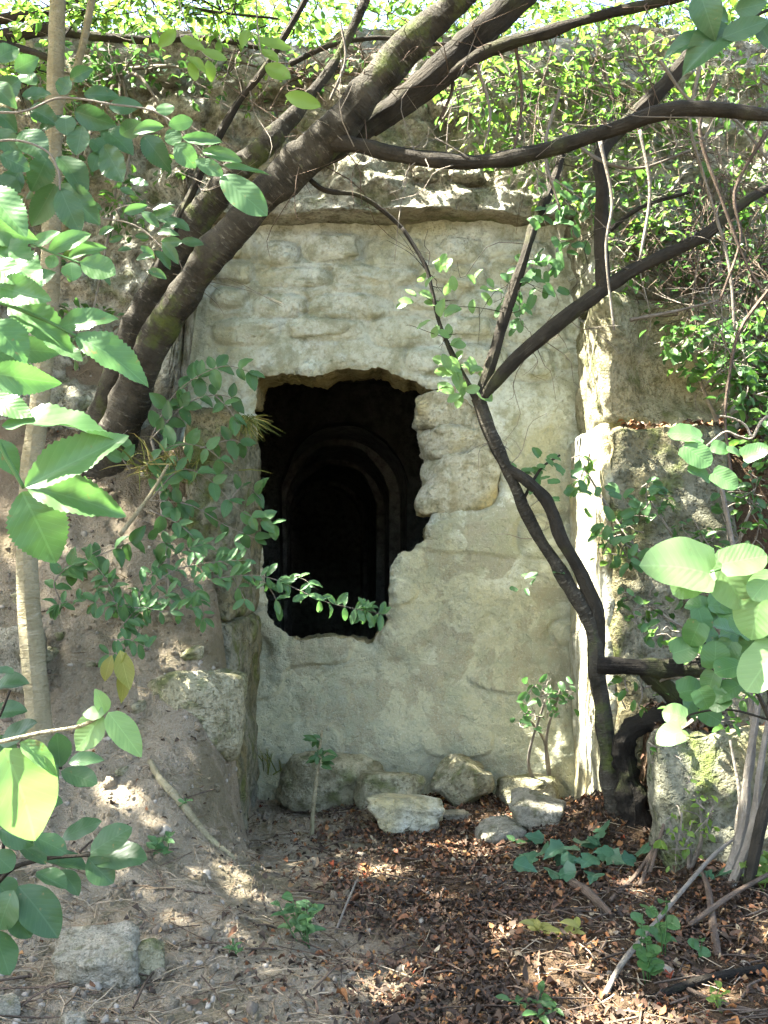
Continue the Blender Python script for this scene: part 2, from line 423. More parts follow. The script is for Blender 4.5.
def scatter_mesh(pos, ydir, nrm, length, width, tmpl, rnd):
    """many small leaves joined in one mesh"""
    V, f, uv = tmpl
    ydir = ydir / (np.linalg.norm(ydir, axis=1)[:, None] + 1e-9)
    nrm = nrm - ydir * np.sum(nrm * ydir, 1)[:, None]; nrm = nrm / (np.linalg.norm(nrm, axis=1)[:, None] + 1e-9)
    xd = np.cross(ydir, nrm)
    W = (pos[:, None] + xd[:, None] * (V[None, :, 0:1] * width[:, None, None]) + ydir[:, None] * (V[None, :, 1:2] * length[:, None, None])
         + nrm[:, None] * (V[None, :, 2:3] * length[:, None, None]))
    n, k = len(pos), len(V)
    fa = (f[None] + (np.arange(n) * k)[:, None, None]).reshape(-1, f.shape[1])
    return W.reshape(-1, 3), fa, np.tile(uv, (n, 1)), np.repeat(rnd, k)

SMALL = leaf_template('oval', 3, 3, 0.25, 0.15, True)
SMALL2 = leaf_template('round', 5, 4, 0.2, 0.1, True)
DEAD = leaf_template('oval', 8, 3, 0.35, 0.35, True)

def ico(sub):
    bm = bmesh.new(); bmesh.ops.create_icosphere(bm, subdivisions=sub, radius=1)
    V = np.array([v.co[:] for v in bm.verts]); f = np.array([[v.index for v in q.verts] for q in bm.faces]); bm.free()
    return V / np.linalg.norm(V, axis=1)[:, None], f
ICO = {k: ico(k) for k in (2, 3, 4, 5)}

def rock(dims, seed, sub=4, sharp=10, cuts=9, rough=0.05, boxy=1.0):
    r = np.random.default_rng(seed); d, f = ICO[sub]
    N, H = [], []
    for a in range(3):
        for s in (-1, 1):
            n = np.zeros(3); n[a] = s; n = n + r.normal(0, 0.10, 3); N.append(n / np.linalg.norm(n)); H.append(boxy * r.uniform(0.88, 1.05))
    for k in range(cuts):
        n = r.normal(0, 1, 3); n /= np.linalg.norm(n); N.append(n); H.append(r.uniform(0.92, 1.25))
    N, H = np.array(N), np.array(H)
    q = np.clip(d @ N.T, 0, None) / H
    rad = (q ** sharp).sum(1) ** (-1 / sharp)
    V = d * rad[:, None]
    V = V * (1 + rough * fbm(V * 2.2 + seed, 4, seed)[:, None] * 1.6)
    return V * (np.asarray(dims) / 2), f

def rot(V, e): return V @ np.array(Euler(e).to_matrix()).T

def make_rock(name, px, py, Y, dims, seed, mat, label=None, parent=None, rotz=0.0, tilt=(0, 0), cat='rock', group=None, sub=4, sink=0.0, **kw):
    c = P(px, py, Y)
    V, f = rock(dims, seed, sub, **kw); V = rot(V, (tilt[0], tilt[1], rotz)) + c - np.array([0, 0, sink])
    if parent is not None: return part(name, V, f, mat, parent)
    base = np.array([c[0], c[1], V[:, 2].min()])
    o = link(name, new_mesh(name, V - base, f, mat)); o.location = base
    return tag(o, label, cat, group)

# ------------------------------------------------------------------ the ground
def gh(x, y, fine=True):
    x = np.asarray(x, float); y = np.asarray(y, float)
    bank = np.interp(y, [3.0, 3.6, 4.2, 4.6, 4.95, 5.2, 5.45, 5.8, 6.4, 7.2], [0, .03, .24, .54, .98, 1.42, 1.85, 2.15, 3.4, 4.4])
    edge = np.where(y > 5.15, sstep(-0.72, -0.86, x), sstep(-0.40, -1.0, x))
    k = sstep(5.13, 5.19, y); ea = np.interp(y, [4.0, 4.5, 5.0], [-0.20, -0.42, -0.64]); eb = np.interp(y, [4.0, 4.5, 5.0], [-1.1, -0.98, -0.84]); tt = np.clip((ea - x) / (ea - eb), 0, 1); edge = tt * tt * (3 - 2 * tt) * (1 - k) + sstep(-0.72, -0.86, x) * k
    bank = np.minimum(bank, 2.02 + 3.0 * np.clip(-1.25 - x, 0, 9))
    h = bank * edge
    r = 0.05 * sstep(3, 4.5, y) + 0.5 * sstep(4.58, 4.68, y) + 1.42 * sstep(5.30, 5.42, y) + 0.75 * sstep(5.9, 6.4, y) + 1.7 * sstep(6.4, 7.2, y)
    h = h + r * sstep(1.20, 1.32, x)
    h = h + 0.23 * np.exp(-((x - 1.12) ** 2 / 0.09 + (y - 5.0) ** 2 / 0.16))
    hill = 4.35 + 0.42 * (y - 6.5)
    hs = sstep(6.32, 6.46, y)
    h = h * (1 - hs) + hill * hs
    if fine:
        p = np.stack([x.ravel(), y.ravel(), np.zeros(x.size)], 1)
        h = h + ((0.035 + 0.05 * np.clip(h.ravel(), 0, 1.2)) * fbm(p * 1.9, 4, 3) + 0.018 * fbm(p * 9, 4, 5, 0.6) - 0.05 * np.clip(h.ravel(), 0, 1) * (1 - np.abs(vnoise(p * np.array([5.0, 2.2, 1]), 8))) ** 4).reshape(x.shape)
    return h

def axis(lo, a, b, hi, fine, nc):
    L = lo + (a - lo) * (1 - (1 - np.linspace(0, 1, nc)[:-1]) ** 2.2); R = b + (hi - b) * np.linspace(0, 1, nc)[1:] ** 2.2
    return np.concatenate([L, np.arange(a, b, fine), R])
gx = axis(-60, -2.6, 2.6, 60, 0.022, 26); gy = axis(-40, 2.0, 7.2, 70, 0.022, 26)
GX, GY = np.meshgrid(gx, gy, indexing='ij')
GZ = gh(GX, GY)
V = np.stack([GX, GY, GZ], -1).reshape(-1, 3)
i, j = np.meshgrid(np.arange(len(gx) - 1), np.arange(len(gy) - 1), indexing='ij')
q = (i * len(gy) + j).ravel(); fq = np.stack([q, q + len(gy), q + len(gy) + 1, q + 1], 1)
cx_, cy_ = V[fq][:, :, 0].mean(1), V[fq][:, :, 1].mean(1)
fq = fq[~((cy_ > 6.25) & (cy_ < 6.5) & (cx_ > -0.8) & (cx_ < 1.15))]
ground = part('ground', V, fq, SOIL, None); tag(ground, kind='structure')

def hz(x, y): return float(gh(np.array([x]), np.array([y]))[0])
def G(px, py, y0=2.4, y1=6.1):
    """where the line of sight through a pixel meets the ground"""
    Ys = np.arange(y0, y1, 0.02); p0, p1 = P(px, py, 1.0), P(px, py, 2.0); pp = p0 + (Ys - 1.0)[:, None] * (p1 - p0)
    h = gh(pp[:, 0], pp[:, 1]); k = np.where(pp[:, 2] <= h)[0]
    if len(k): return np.array([pp[k[0], 0], pp[k[0], 1], h[k[0]]])
    return P(px, py, y1)

# ------------------------------------------------------------------ the masonry front with its broken opening
WY = 6.2
hole_px = [(257, 379), (275, 376), (300, 375), (322, 373), (335, 367), (350, 366), (367, 370), (380, 367), (396, 374), (412, 379), (425, 385),
           (448, 392), (466, 399), (478, 412), (488, 430), (497, 452), (500, 478), (496, 502), (478, 508), (455, 507), (440, 505), (432, 512), (428, 524), (424, 540), (412, 552),
           (398, 555), (392, 566), (390, 580), (388, 600), (384, 612), (388, 624), (376, 634), (371, 643), (356, 639), (340, 640), (322, 637), (300, 640), (283, 633), (273, 624),
           (266, 606), (262, 580), (260, 540), (258, 500), (257, 450), (256, 410)]
poly = np.array([P(a, b_, WY)[[0, 2]] for a, b_ in hole_px])
dense = []
for k in range(len(poly)):
    a, b2 = poly[k], poly[(k + 1) % len(poly)]; n = max(2, int(np.linalg.norm(b2 - a) / 0.008))
    dense += [a + (b2 - a) * t for t in np.linspace(0, 1, n, endpoint=False)]
dense = np.array(dense); d3 = np.column_stack([dense[:, 0], np.zeros(len(dense)), dense[:, 1]])
dense = dense + 0.013 * np.column_stack([fbm(d3 * 15, 4, 21, 0.7), fbm(d3 * 15, 4, 31, 0.7)])

def inside(pts, pg):
    x, y = pts[:, 0], pts[:, 1]; c = np.zeros(len(pts), bool); j = len(pg) - 1
    for i in range(len(pg)):
        xi, yi, xj, yj = pg[i, 0], pg[i, 1], pg[j, 0], pg[j, 1]
        if yi != yj: c ^= ((yi > y) != (yj > y)) & (x < (xj - xi) * (y - yi) / (yj - yi) + xi)
        j = i
    return c

# rubble stones under the thin coat: built as parts, and the coat swells round them
stones = []
rs = np.random.default_rng(11)
rowy = 236
while rowy < 640:
    rh = rs.uniform(25, 36); x = 196 + rs.uniform(-20, 20)
    while x < 572:
        w = rs.uniform(34, 82) * (1.0 if rowy < 380 else 1.15)
        cxs, cys = x + w / 2, rowy + rh / 2 + rs.uniform(-5, 5)
        stones.append([cxs, cys, w * rs.uniform(0.72, 0.93), rh * rs.uniform(0.62, 1.15), rs.uniform(-0.02, 0.02)])
        x += w
    rowy += rh
keep = []
for s in stones:
    pt = P(s[0], s[1], WY)[[0, 2]]
    dmin = np.min(np.linalg.norm(dense - pt, axis=1))
    if inside(pt[None], dense)[0] or dmin < 0.12: continue
    if s[1] > 385 and rs.random() < 0.93: continue
    keep.append(s)
stones = keep

def wall_y(x, z):
    p = np.column_stack([x, np.zeros(len(x)), z])
    y = 0.035 * fbm(p * 2.3, 4, 41) + (0.006 + 0.006 * sstep(1.6, 2.2, z)) * fbm(p * 11, 4, 45, 0.6) + 0.003 * fbm(p * 40, 2, 47) - 0.012 * sstep(1.5, 2.1, z) * np.clip(np.abs(vnoise(p * np.array([3.1, 1, 5.0]), 48)), 0, 0.12) / 0.12
    for s in stones:
        c = P(s[0], s[1], WY); a, h = s[2] / F * WY / 2, s[3] / F * WY / 2
        u = np.abs(x - c[0]) / a; v = (z - c[2]) / h
        dd = (u ** 3 + np.abs(v) ** 3) ** (1 / 3)
        amp = 0.026 + s[4]
        y = y - np.clip(amp, 0, 1) * (1 - sstep(0.65, 1.25, dd)) + 0.02 * np.exp(-((dd - 1.26) / 0.12) ** 2) * (z < 3.3)
    # the render bulges and breaks off in shelves low down
    shelf = sstep(0.0, 0.12, vnoise(p * np.array([2.5, 1, 6]), 77)) * 0.025 * (z < 1.7)
    y = y - shelf - 0.10 * sstep(0.75, 0.2, z)
    return WY + y

res = 0.011
wx = np.arange(-1.28, 1.19, res); wz = np.arange(-0.12, 3.52, res)
WX, WZ = np.meshgrid(wx, wz, indexing='ij'); pts2 = np.column_stack([WX.ravel(), WZ.ravel()])
ins = inside(pts2, dense)
i, j = np.meshgrid(np.arange(len(wx) - 1), np.arange(len(wz) - 1), indexing='ij')
q = (i * len(wz) + j).ravel(); fw = np.stack([q, q + len(wz), q + len(wz) + 1, q + 1], 1)
fw = fw[~ins[fw].all(1)]
touch = np.zeros(len(pts2), bool)
edgef = ins[fw].any(1); touch[fw[edgef].ravel()] = True
snap = np.where(touch & ins)[0]                       # corners inside the opening move out to its edge
for k in snap:
    dd = np.linalg.norm(dense - pts2[k], axis=1); pts2[k] = dense[dd.argmin()]
used = np.unique(fw); remap = -np.ones(len(pts2), int); remap[used] = np.arange(len(used)); pw = pts2[used]; fw = remap[fw]
yv = wall_y(pw[:, 0], pw[:, 1])
de = np.array([np.min(np.abs(dense - p_).sum(1)) if (abs(p_[0] + 0.1) < 0.9 and 0.5 < p_[1] < 2.8) else 9 for p_ in pw])
yv = yv + 0.035 * np.clip(1 - de / 0.06, 0, 1) ** 2     # broken, rounded lip
wall = thing('ruined_wall', (0, 6.2, 0), 'pale stone wall with a ragged dark opening broken through it', 'wall')
part('wall_face', np.column_stack([pw[:, 0], yv, pw[:, 1]]), fw, PLASTER, wall)
# thickness of the wall inside the opening
n = len(dense); steps = [0.0, 0.03, 0.07, 0.13, 0.22, 0.32, 0.45]
cen = dense.mean(0); rings = []
y0 = wall_y(dense[:, 0], dense[:, 1]) + 0.037
for s in steps:
    off = 0.022 * fbm(np.column_stack([dense[:, 0], np.full(n, s), dense[:, 1]]) * 9, 3, 51) * min(1, s * 25)
    dirv = dense - cen; dirv /= np.linalg.norm(dirv, axis=1)[:, None]
    pp = dense + dirv * (0.004 + off + s * (0.02 + 0.36 * sstep(-0.5, -0.62, dense[:, 0]) * sstep(2.32, 2.2, dense[:, 1])))[:, None] if np.ndim(off) else dense
    rings.append(np.column_stack([pp[:, 0], y0 + s, pp[:, 1]]))
V = np.vstack(rings); fs = []
for s in range(len(steps) - 1):
    a = np.arange(n); fs.append(np.stack([s * n + a, s * n + (a + 1) % n, (s + 1) * n + (a + 1) % n, (s + 1) * n + a], 1))
part('opening_edge', V, np.vstack(fs), BROKEN, wall)
for k, s in enumerate(stones):
    c = P(s[0], s[1], WY); dims = (s[2] / F * WY, 0.16, s[3] / F * WY)
    V, f = rock(dims, 300 + k, 4, 6, 9, 0.09); V = rot(V, (0, rs.uniform(-0.16, 0.16), 0))
    y = wall_y(np.array([c[0]]), np.array([c[2]]))[0]
    part('stone', V + np.array([c[0], y + 0.0775 - rs.uniform(0.0, 0.02), c[2]]), f, PLASTER, wall)
# bare squared stones on the right of the opening, course by course
for k, (x0, y0_, x1, y1_, pr) in enumerate([(419, 388, 468, 426, 0.0), (423, 423, 484, 457, -0.01), (427, 452, 501, 511, -0.025), (464, 398, 492, 436, 0.03), (480, 425, 502, 458, 0.03)]):
    a, b2 = P(x0, y0_, WY), P(x1, y1_, WY)
    dims = (abs(b2[0] - a[0]) * 1.14, 0.34, abs(b2[2] - a[2]) * 1.16)
    V, f = rock(dims, 80 + k, 5, 18, 10, 0.06); V = rot(V, (0, rs.uniform(-0.04, 0.04), rs.uniform(-0.05, 0.05)))
    part('stone', V + np.array([(a[0] + b2[0]) / 2, WY + 0.16 + pr, (a[2] + b2[2]) / 2]), f, RUBBLE, wall)

# ------------------------------------------------------------------ rock face with its ledge above the wall
nx, nz = 330, 150
xs = np.linspace(-3.8, 2.9, nx)
ledge = P(384, 216, 6.05)[2]
zl = np.where(xs < -1.1, ledge - (ledge - 1.9) * sstep(-1.02, -1.25, xs), ledge) + 0.022 * fbm(np.column_stack([xs * 3.5, xs * 0, xs * 0]), 4, 61, 0.6)
zl = np.where(xs > 1.1, ledge - 0.9 * sstep(1.15, 1.5, xs), zl)
T = np.concatenate([[-0.02, -0.01], np.linspace(0, 1, nz - 2)])
Xg = np.repeat(xs[:, None], nz, 1); Zg = zl[:, None] + np.clip(T, 0, 1)[None] * (4.62 + 0.12 * vnoise(np.column_stack([xs * 2, xs * 0, xs * 0]), 5)[:, None] - zl[:, None])
pc = np.column_stack([Xg.ravel(), np.zeros(Xg.size), Zg.ravel()])
left = sstep(-1.1, -1.4, Xg)
yb = 6.03 + 0.03 * left + 0.30 * ((Zg - ledge) / 1.3).clip(-0.2, 1) - 0.15 * left * sstep(2.9, 2.0, Zg)
rid = 1 - np.abs(vnoise(pc * np.array([1.6, 1, 3.2]), 63))
yy = yb + (0.13 * fbm(pc * 1.9, 5, 65, 0.6) + 0.04 * fbm(pc * 8, 4, 66, 0.6) - 0.09 * rid ** 3).reshape(Xg.shape)
band = np.exp(-((Zg - zl[:, None] - 0.07) / 0.09) ** 2); yy = yy * (1 - 0.6 * band) + 0.6 * band * (5.98 + 0.02 * fbm(pc * 5, 3, 67)).reshape(Xg.shape)
yy[:, 0] = 6.4; yy[:, 1] = 6.15
V = np.column_stack([Xg.ravel(), yy.ravel(), Zg.ravel()])
i, j = np.meshgrid(np.arange(nx - 1), np.arange(nz - 1), indexing='ij'); q = (i * nz + j).ravel()
cl = thing('rock_face', (0, 6.1, 2.0), 'rough brown rock face jutting out as a ledge above the pale wall', 'rock face')
part('rock_surface', V, np.stack([q, q + nz, q + nz + 1, q + 1], 1), CLIFF, cl)
rs2 = np.random.default_rng(5)
for k in range(34):                                    # single lumps of rock that stand proud of the face
    px, py = rs2.uniform(70, 560), rs2.uniform(70, 205)
    Y = 6.12 if py > 150 else 6.22
    w = rs2.uniform(0.12, 0.36)
    V, f = rock((w, 0.22, w * rs2.uniform(0.35, 0.7)), 500 + k, 4, 10, 8, 0.07); V = rot(V, (rs2.uniform(-.2, .2), rs2.uniform(-.25, .25), rs2.uniform(-.3, .3)))
    part('stone', V + P(px, py, Y), f, CLIFF, cl)

# ------------------------------------------------------------------ rough boxes (returns, slabs)
def rough_box(x0, x1, y0, y1, z0, z1, res=0.03, amp=0.02, rad=0.03, seed=0):
    c = np.array([(x0 + x1) / 2, (y0 + y1) / 2, (z0 + z1) / 2]); h = np.array([x1 - x0, y1 - y0, z1 - z0]) / 2
    Vs, Fs, o = [], [], 0
    for a in range(3):
        b1, b2 = (a + 1) % 3, (a + 2) % 3
        n1, n2 = max(2, int(2 * h[b1] / res)), max(2, int(2 * h[b2] / res))
        u, v = np.meshgrid(np.linspace(-h[b1], h[b1], n1 + 1), np.linspace(-h[b2], h[b2], n2 + 1), indexing='ij')
        for s in (-1, 1):
            V = np.zeros((u.size, 3)); V[:, a] = s * h[a]; V[:, b1] = u.ravel(); V[:, b2] = v.ravel()
            i, j = np.meshgrid(np.arange(n1), np.arange(n2), indexing='ij'); q = (i * (n2 + 1) + j).ravel()
            f = np.stack([q, q + n2 + 1, q + n2 + 2, q + 1], 1)
            Fs.append((f if s > 0 else f[:, ::-1]) + o); Vs.append(V); o += len(V)
    V, F_ = np.vstack(Vs), np.vstack(Fs)
    _, idx, inv = np.unique(np.round(V, 5), axis=0, return_index=True, return_inverse=True)
    V = V[idx]; F_ = inv.ravel()[F_]
    r = rad * (1 + 0.8 * vnoise((V + c) * 6, seed))[:, None]
    inn = np.clip(V, -(h - r), h - r); dv = V - inn; V = inn + dv / (np.linalg.norm(dv, axis=1)[:, None] + 1e-9) * r
    N = V / h; N = np.sign(N) * np.abs(N) ** 12; N /= np.linalg.norm(N, axis=1)[:, None] + 1e-9
    V = V + c
    return V + N * (amp * fbm(V * 3.1, 4, seed) + amp * 0.35 * fbm(V * 15, 3, seed + 5))[:, None], F_

ret = thing('side_wall', (-0.82, 5.7, 0), 'narrow mossy side wall standing out left of the dark opening', 'wall')
part('wall_block', *rough_box(-1.0, -0.735, 5.16, 6.3, -0.15, 1.05, 0.022, 0.03, 0.03, 3), SLAB, ret)
part('wall_block', *rough_box(-0.99, -0.74, 5.19, 6.3, 1.055, 2.12, 0.022, 0.035, 0.05, 4), SLAB, ret)

pier = thing('stone_pier', (1.4, 5.6, 0), 'tall weathered stone pier with sun streaks, right of the pale wall', 'pier')
V, f = rough_box(1.135, 1.74, 5.2, 6.4, -0.15, 2.03, 0.022, 0.03, 0.05, 8)
V[:, 0] += 0.10 * sstep(1.4, 1.74, V[:, 0]) * (1.9 - V[:, 2]); V[:, 1] += np.where(V[:, 1] < 5.8, 0.05 * (V[:, 2] - 1.0), 0); part('upright_slab', V, f, SLAB, pier)
V, f = rough_box(1.15, 1.95, 5.58, 6.45, 2.034, 2.80, 0.025, 0.04, 0.09, 9)
t_ = sstep(1.2, 1.75, V[:, 0]) * sstep(2.0, 2.5, V[:, 2]); V[:, 1] += 0.16 * np.sin(t_ * 3.14) * (V[:, 1] < 6)   # hollowed, coved face
part('upper_block', V, f, BASEROCK, pier)
V, f = rough_box(1.098, 1.16, 5.22, 6.3, -0.12, 2.06, 0.02, 0.016, 0.02, 15)  # pale skin added; sun brightness put into the side face's colour
fe = 0.045 * fbm(np.column_stack([V[:, 2] * 0, V[:, 2] * 0, V[:, 2] * 4]), 4, 19, 0.6); V[:, 1] += np.where(V[:, 1] < 5.8, np.abs(fe) + 0.1 * sstep(1.7, 2.1, V[:, 2]), 0)
V[:, 2] += np.where(V[:, 2] > 2.3, 0.12 * fbm(np.column_stack([V[:, 1] * 0, V[:, 1] * 5, V[:, 1] * 0]), 3, 23), 0)
part('sunlit_facing', V, f, RUBBLE, pier)
part('upper_block', *rough_box(1.14, 1.62, 5.75, 6.45, 2.805, 3.4, 0.03, 0.07, 0.12, 10), CLIFF, pier)
low = link('stone_slab', None)
COL.objects.unlink(low); bpy.data.objects.remove(low)
V, f = rough_box(1.17, 2.1, 4.46, 4.70, -0.12, 0.60, 0.02, 0.03, 0.05, 12)
V[:, 1] += 0.10 * (V[:, 2] - 0.0)
low = part('stone_slab', V - np.array([1.6, 4.55, 0]), f, SLAB, None); low.location = (1.6, 4.55, 0)
tag(low, 'low upright stone slab with green moss behind the bare stems on the right', 'slab')

# ------------------------------------------------------------------ the vaulted passage in the dark behind the opening
tun = thing('vaulted_passage', (-0.3, 7, 0), 'dark vaulted passage with stone arches seen through the broken opening', 'passage')
def cxy(Y): return P(344 - (Y - 9.5) / 7.5 * 19, 500, Y)[0]
R0 = 0.56; ZS = P(344, 486, 9.5)[2]
part('floor', *rough_box(-3, 2.2, 6.55, 19, -0.4, -0.05, 0.2, 0.02, 0.02, 1), VAULT, tun)
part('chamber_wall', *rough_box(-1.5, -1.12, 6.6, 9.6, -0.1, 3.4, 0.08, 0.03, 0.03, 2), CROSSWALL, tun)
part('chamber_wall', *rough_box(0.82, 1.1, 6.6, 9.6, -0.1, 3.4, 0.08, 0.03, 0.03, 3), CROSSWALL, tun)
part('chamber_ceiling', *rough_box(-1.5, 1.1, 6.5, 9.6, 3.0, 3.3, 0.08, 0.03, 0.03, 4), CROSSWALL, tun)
def arch_wall(name, Y, th, Ri, Xl, Xr, zt, seed):
    c = cxy(Y); k = 28; a = np.linspace(np.pi, 0, k)
    inn = np.vstack([[c - Ri, -0.05], np.column_stack([c + Ri * np.cos(a), ZS + Ri * np.sin(a)]), [c + Ri, -0.05]])
    out = np.vstack([[Xl, -0.05], [[Xl, ZS]], np.column_stack([np.linspace(Xl, Xr, k - 2), np.full(k - 2, zt)]), [[Xr, ZS]], [Xr, -0.05]])
    m = len(inn); V = []
    for Yk in (Y, Y + th):
        for pl in (inn, out): V.append(np.column_stack([pl[:, 0], np.full(m, Yk), pl[:, 1]]))
    V = np.vstack(V); a = np.arange(m - 1)
    V = V + 0.035 * np.column_stack([fbm(V * np.array([3, 0, 3]), 3, s_ + seed) for s_ in (11, 12, 13)])
    fs = [np.stack([a, a + 1, m + a + 1, m + a], 1), np.stack([2 * m + a, a, a + 1, 2 * m + a + 1], 1)[:, [1, 0, 3, 2]], np.stack([2 * m + a + 1, 2 * m + a, 3 * m + a, 3 * m + a + 1], 1)]
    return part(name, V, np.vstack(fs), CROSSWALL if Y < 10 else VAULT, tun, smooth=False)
arch_wall('arch', 9.5, 0.25, R0, -1.5, 1.1, 3.3, 1)
k = 20; a = np.linspace(np.pi, 0, k); ringsV = []
Ys = np.linspace(9.6, 18, 30)
for Yk in Ys:
    c = cxy(Yk); R = R0 + 0.09
    prof = np.vstack([[c - R, -0.05], np.column_stack([c + R * np.cos(a), ZS + R * np.sin(a)]), [c + R, -0.05]])
    ringsV.append(np.column_stack([prof[:, 0], np.full(len(prof), Yk), prof[:, 1]]))
V = np.vstack(ringsV); V = V + 0.02 * np.column_stack([fbm(V * 4, 2, s) for s in (1, 2, 3)])
m = k + 2; i, j = np.meshgrid(np.arange(len(Ys) - 1), np.arange(m - 1), indexing='ij'); q = (i * m + j).ravel()
part('vault', V, np.stack([q, q + 1, q + m + 1, q + m], 1), VAULT, tun)
for Yk in (11.3, 13.4, 16.5):
    arch_wall('arch', Yk, 0.22, R0, cxy(Yk) - R0 - 0.2, cxy(Yk) + R0 + 0.2, ZS + R0 + 0.2, 1)
part('back_wall', *rough_box(-2.0, 0.4, 17.9, 18.2, -0.1, 3.2, 0.1, 0.02, 0.02, 7), VAULT, tun)

# ------------------------------------------------------------------ rocks and boulders
def rock_px(px, py, Y, dims, seed, mat, label, rotz=0, tilt=(0, 0), group=None, **kw):
    """py is the middle of the stone; it is pushed into the ground a little if it would hover"""
    kw = {'sharp': 22, 'cuts': 14, 'rough': 0.045, **kw}; sc_ = 0.82 if max(dims) > 0.3 and Y > 5.6 else 1.0
    c = P(px, py, Y) - [0, 0, 0.045 * (max(dims) > 0.3)]; V, f = rock(np.array(dims) * sc_, seed, 5, **kw); V = rot(V, (tilt[0], tilt[1], rotz)) * np.array([1, 1, 0.85 if max(dims) > 0.3 else 1]) + c + [0, 0.07 * (max(dims) > 0.3 and Y > 5.6), 0]
    lowest = V[:, 2].min(); g = hz(c[0], c[1])
    if lowest > g - 0.02: V[:, 2] -= lowest - g + 0.02
    base = np.array([c[0], c[1], V[:, 2].min()])
    o = part('boulder' if max(dims) > 0.3 else 'stone', V - base, f, mat, None); o.location = base
    return tag(o, label, 'boulder' if max(dims) > 0.3 else 'stone', group)
rock_px(326, 738, 5.86, (0.62, 0.34, 0.46), 1, BASEROCK, 'big leaning slab of rock at the foot of the wall under the opening', 0.15, (0.25, 0.12), sharp=14)
rock_px(395, 742, 5.98, (0.34, 0.25, 0.16), 2, BASEROCK, 'flat mossy stone wedged against the wall behind the squarish boulder', 0.1)
rock_px(388, 768, 5.72, (0.46, 0.34, 0.28), 3, BASEROCK, 'squarish tan boulder resting behind the pale block on the litter', -0.1, (0.0, 0.05), sharp=14)
rock_px(463, 750, 5.82, (0.36, 0.30, 0.34), 4, BASEROCK, 'pointed tan boulder leaning on the middle of the wall foot', 0.5, (0.2, 0.5))
rock_px(530, 750, 5.86, (0.42, 0.30, 0.27), 5, BASEROCK, 'rounded mossy boulder at the wall foot nearest the forked tree', 0.0, (0, 0.0))
rock_px(410, 801, 5.42, (0.36, 0.22, 0.18), 6, RUBBLE, 'pale oblong block lying on leaf litter before the boulders', 0.25, (0.05, 0.08), sharp=18, cuts=4)
rock_px(500, 823, 5.10, (0.22, 0.20, 0.13), 7, GREYROCK, 'smaller grey stone, left one of the pair on the leaf litter', 0.4, (0.1, -0.1))
rock_px(538, 810, 5.20, (0.25, 0.22, 0.17), 8, GREYROCK, 'larger grey stone, right one of the pair on the leaf litter', -0.3, (0.2, 0.1))
rock_px(448, 776, 5.55, (0.20, 0.14, 0.06), 17, GREYROCK, 'thin flat stone just behind the pale oblong block', 0.2)
rock_px(192, 708, float(G(192, 708)[1]) + 0.15, (0.46, 0.38, 0.52), 9, BASEROCK, 'large tan stone bedded in the left earth bank', 0.1, (-0.1, 0.1), sharp=7)
rock_px(10, 640, 4.75, (0.3, 0.3, 0.28), 19, GREYROCK, 'grey stone in the bank at the far left edge', 0.1)
rock_px(97, 968, 3.42, (0.27, 0.20, 0.17), 10, GREYROCK, 'flat-topped pale grey stone at the lower left', 0.1, (0.25, -0.05), sharp=16, cuts=4)
rock_px(149, 962, 3.45, (0.11, 0.12, 0.14), 11, BASEROCK, 'small mossy stone beside the flat-topped pale stone', 0.3)
rock_px(66, 942, 3.7, (0.06, 0.05, 0.05), 12, GREYROCK, 'little pale stone just above the flat-topped stone', 0.3)
rock_px(74, 1018, 3.05, (0.08, 0.07, 0.06), 13, GREYROCK, 'small pale stone under the flat-topped stone at the lower edge', 0.3)
rock_px(3, 1003, 3.15, (0.09, 0.08, 0.07), 14, GREYROCK, 'yellowish small stone in the bottom left corner', 0.3)
rock_px(142, 942, 3.6, (0.07, 0.05, 0.05), 15, GREYROCK, 'pale pebble on top of the small mossy stone', 0.5)
rock_px(365, 770, 6.0, (0.2, 0.2, 0.2), 18, BASEROCK, 'stone lump in the gap between the leaning slab and squarish boulder', 0.5)

for k in range(12):
    px, py = rs2.uniform(20, 232), rs2.uniform(560, 800); g_ = G(px, py); w = rs2.uniform(0.05, 0.12)
    V, f = rock((w, w * .8, w * .6), 900 + k, 4, 14, 10, 0.06); V = rot(V, (rs2.uniform(-.4, .4), rs2.uniform(-.4, .4), rs2.uniform(0, 3)))
    o = part('stone', V, f, BASEROCK, None); o.location = g_ - np.array([0, -0.01, 0.008]); tag(o, 'small tan stone bedded in the soil of the left bank', 'stone', 'small stones in the bank')
# ------------------------------------------------------------------ trees
def limb(name, lst, rpx, mat, parent, seg=12, bump=0.10, seed=0, nper=9):
    bump = bump * 1.5
    """lst of (px, py, Y); rpx half widths in picture pixels at those points"""
    pts = pxpath(lst); Ys = [p[2] for p in lst]
    rad = [r * y / F for r, y in zip(rpx, Ys)]
    V, fs, uv = tube(pts, rad, seg, (len(pts) - 1) * nper + 1, bump, seed)
    return part(name, V, fs, mat, parent, uv=uv)

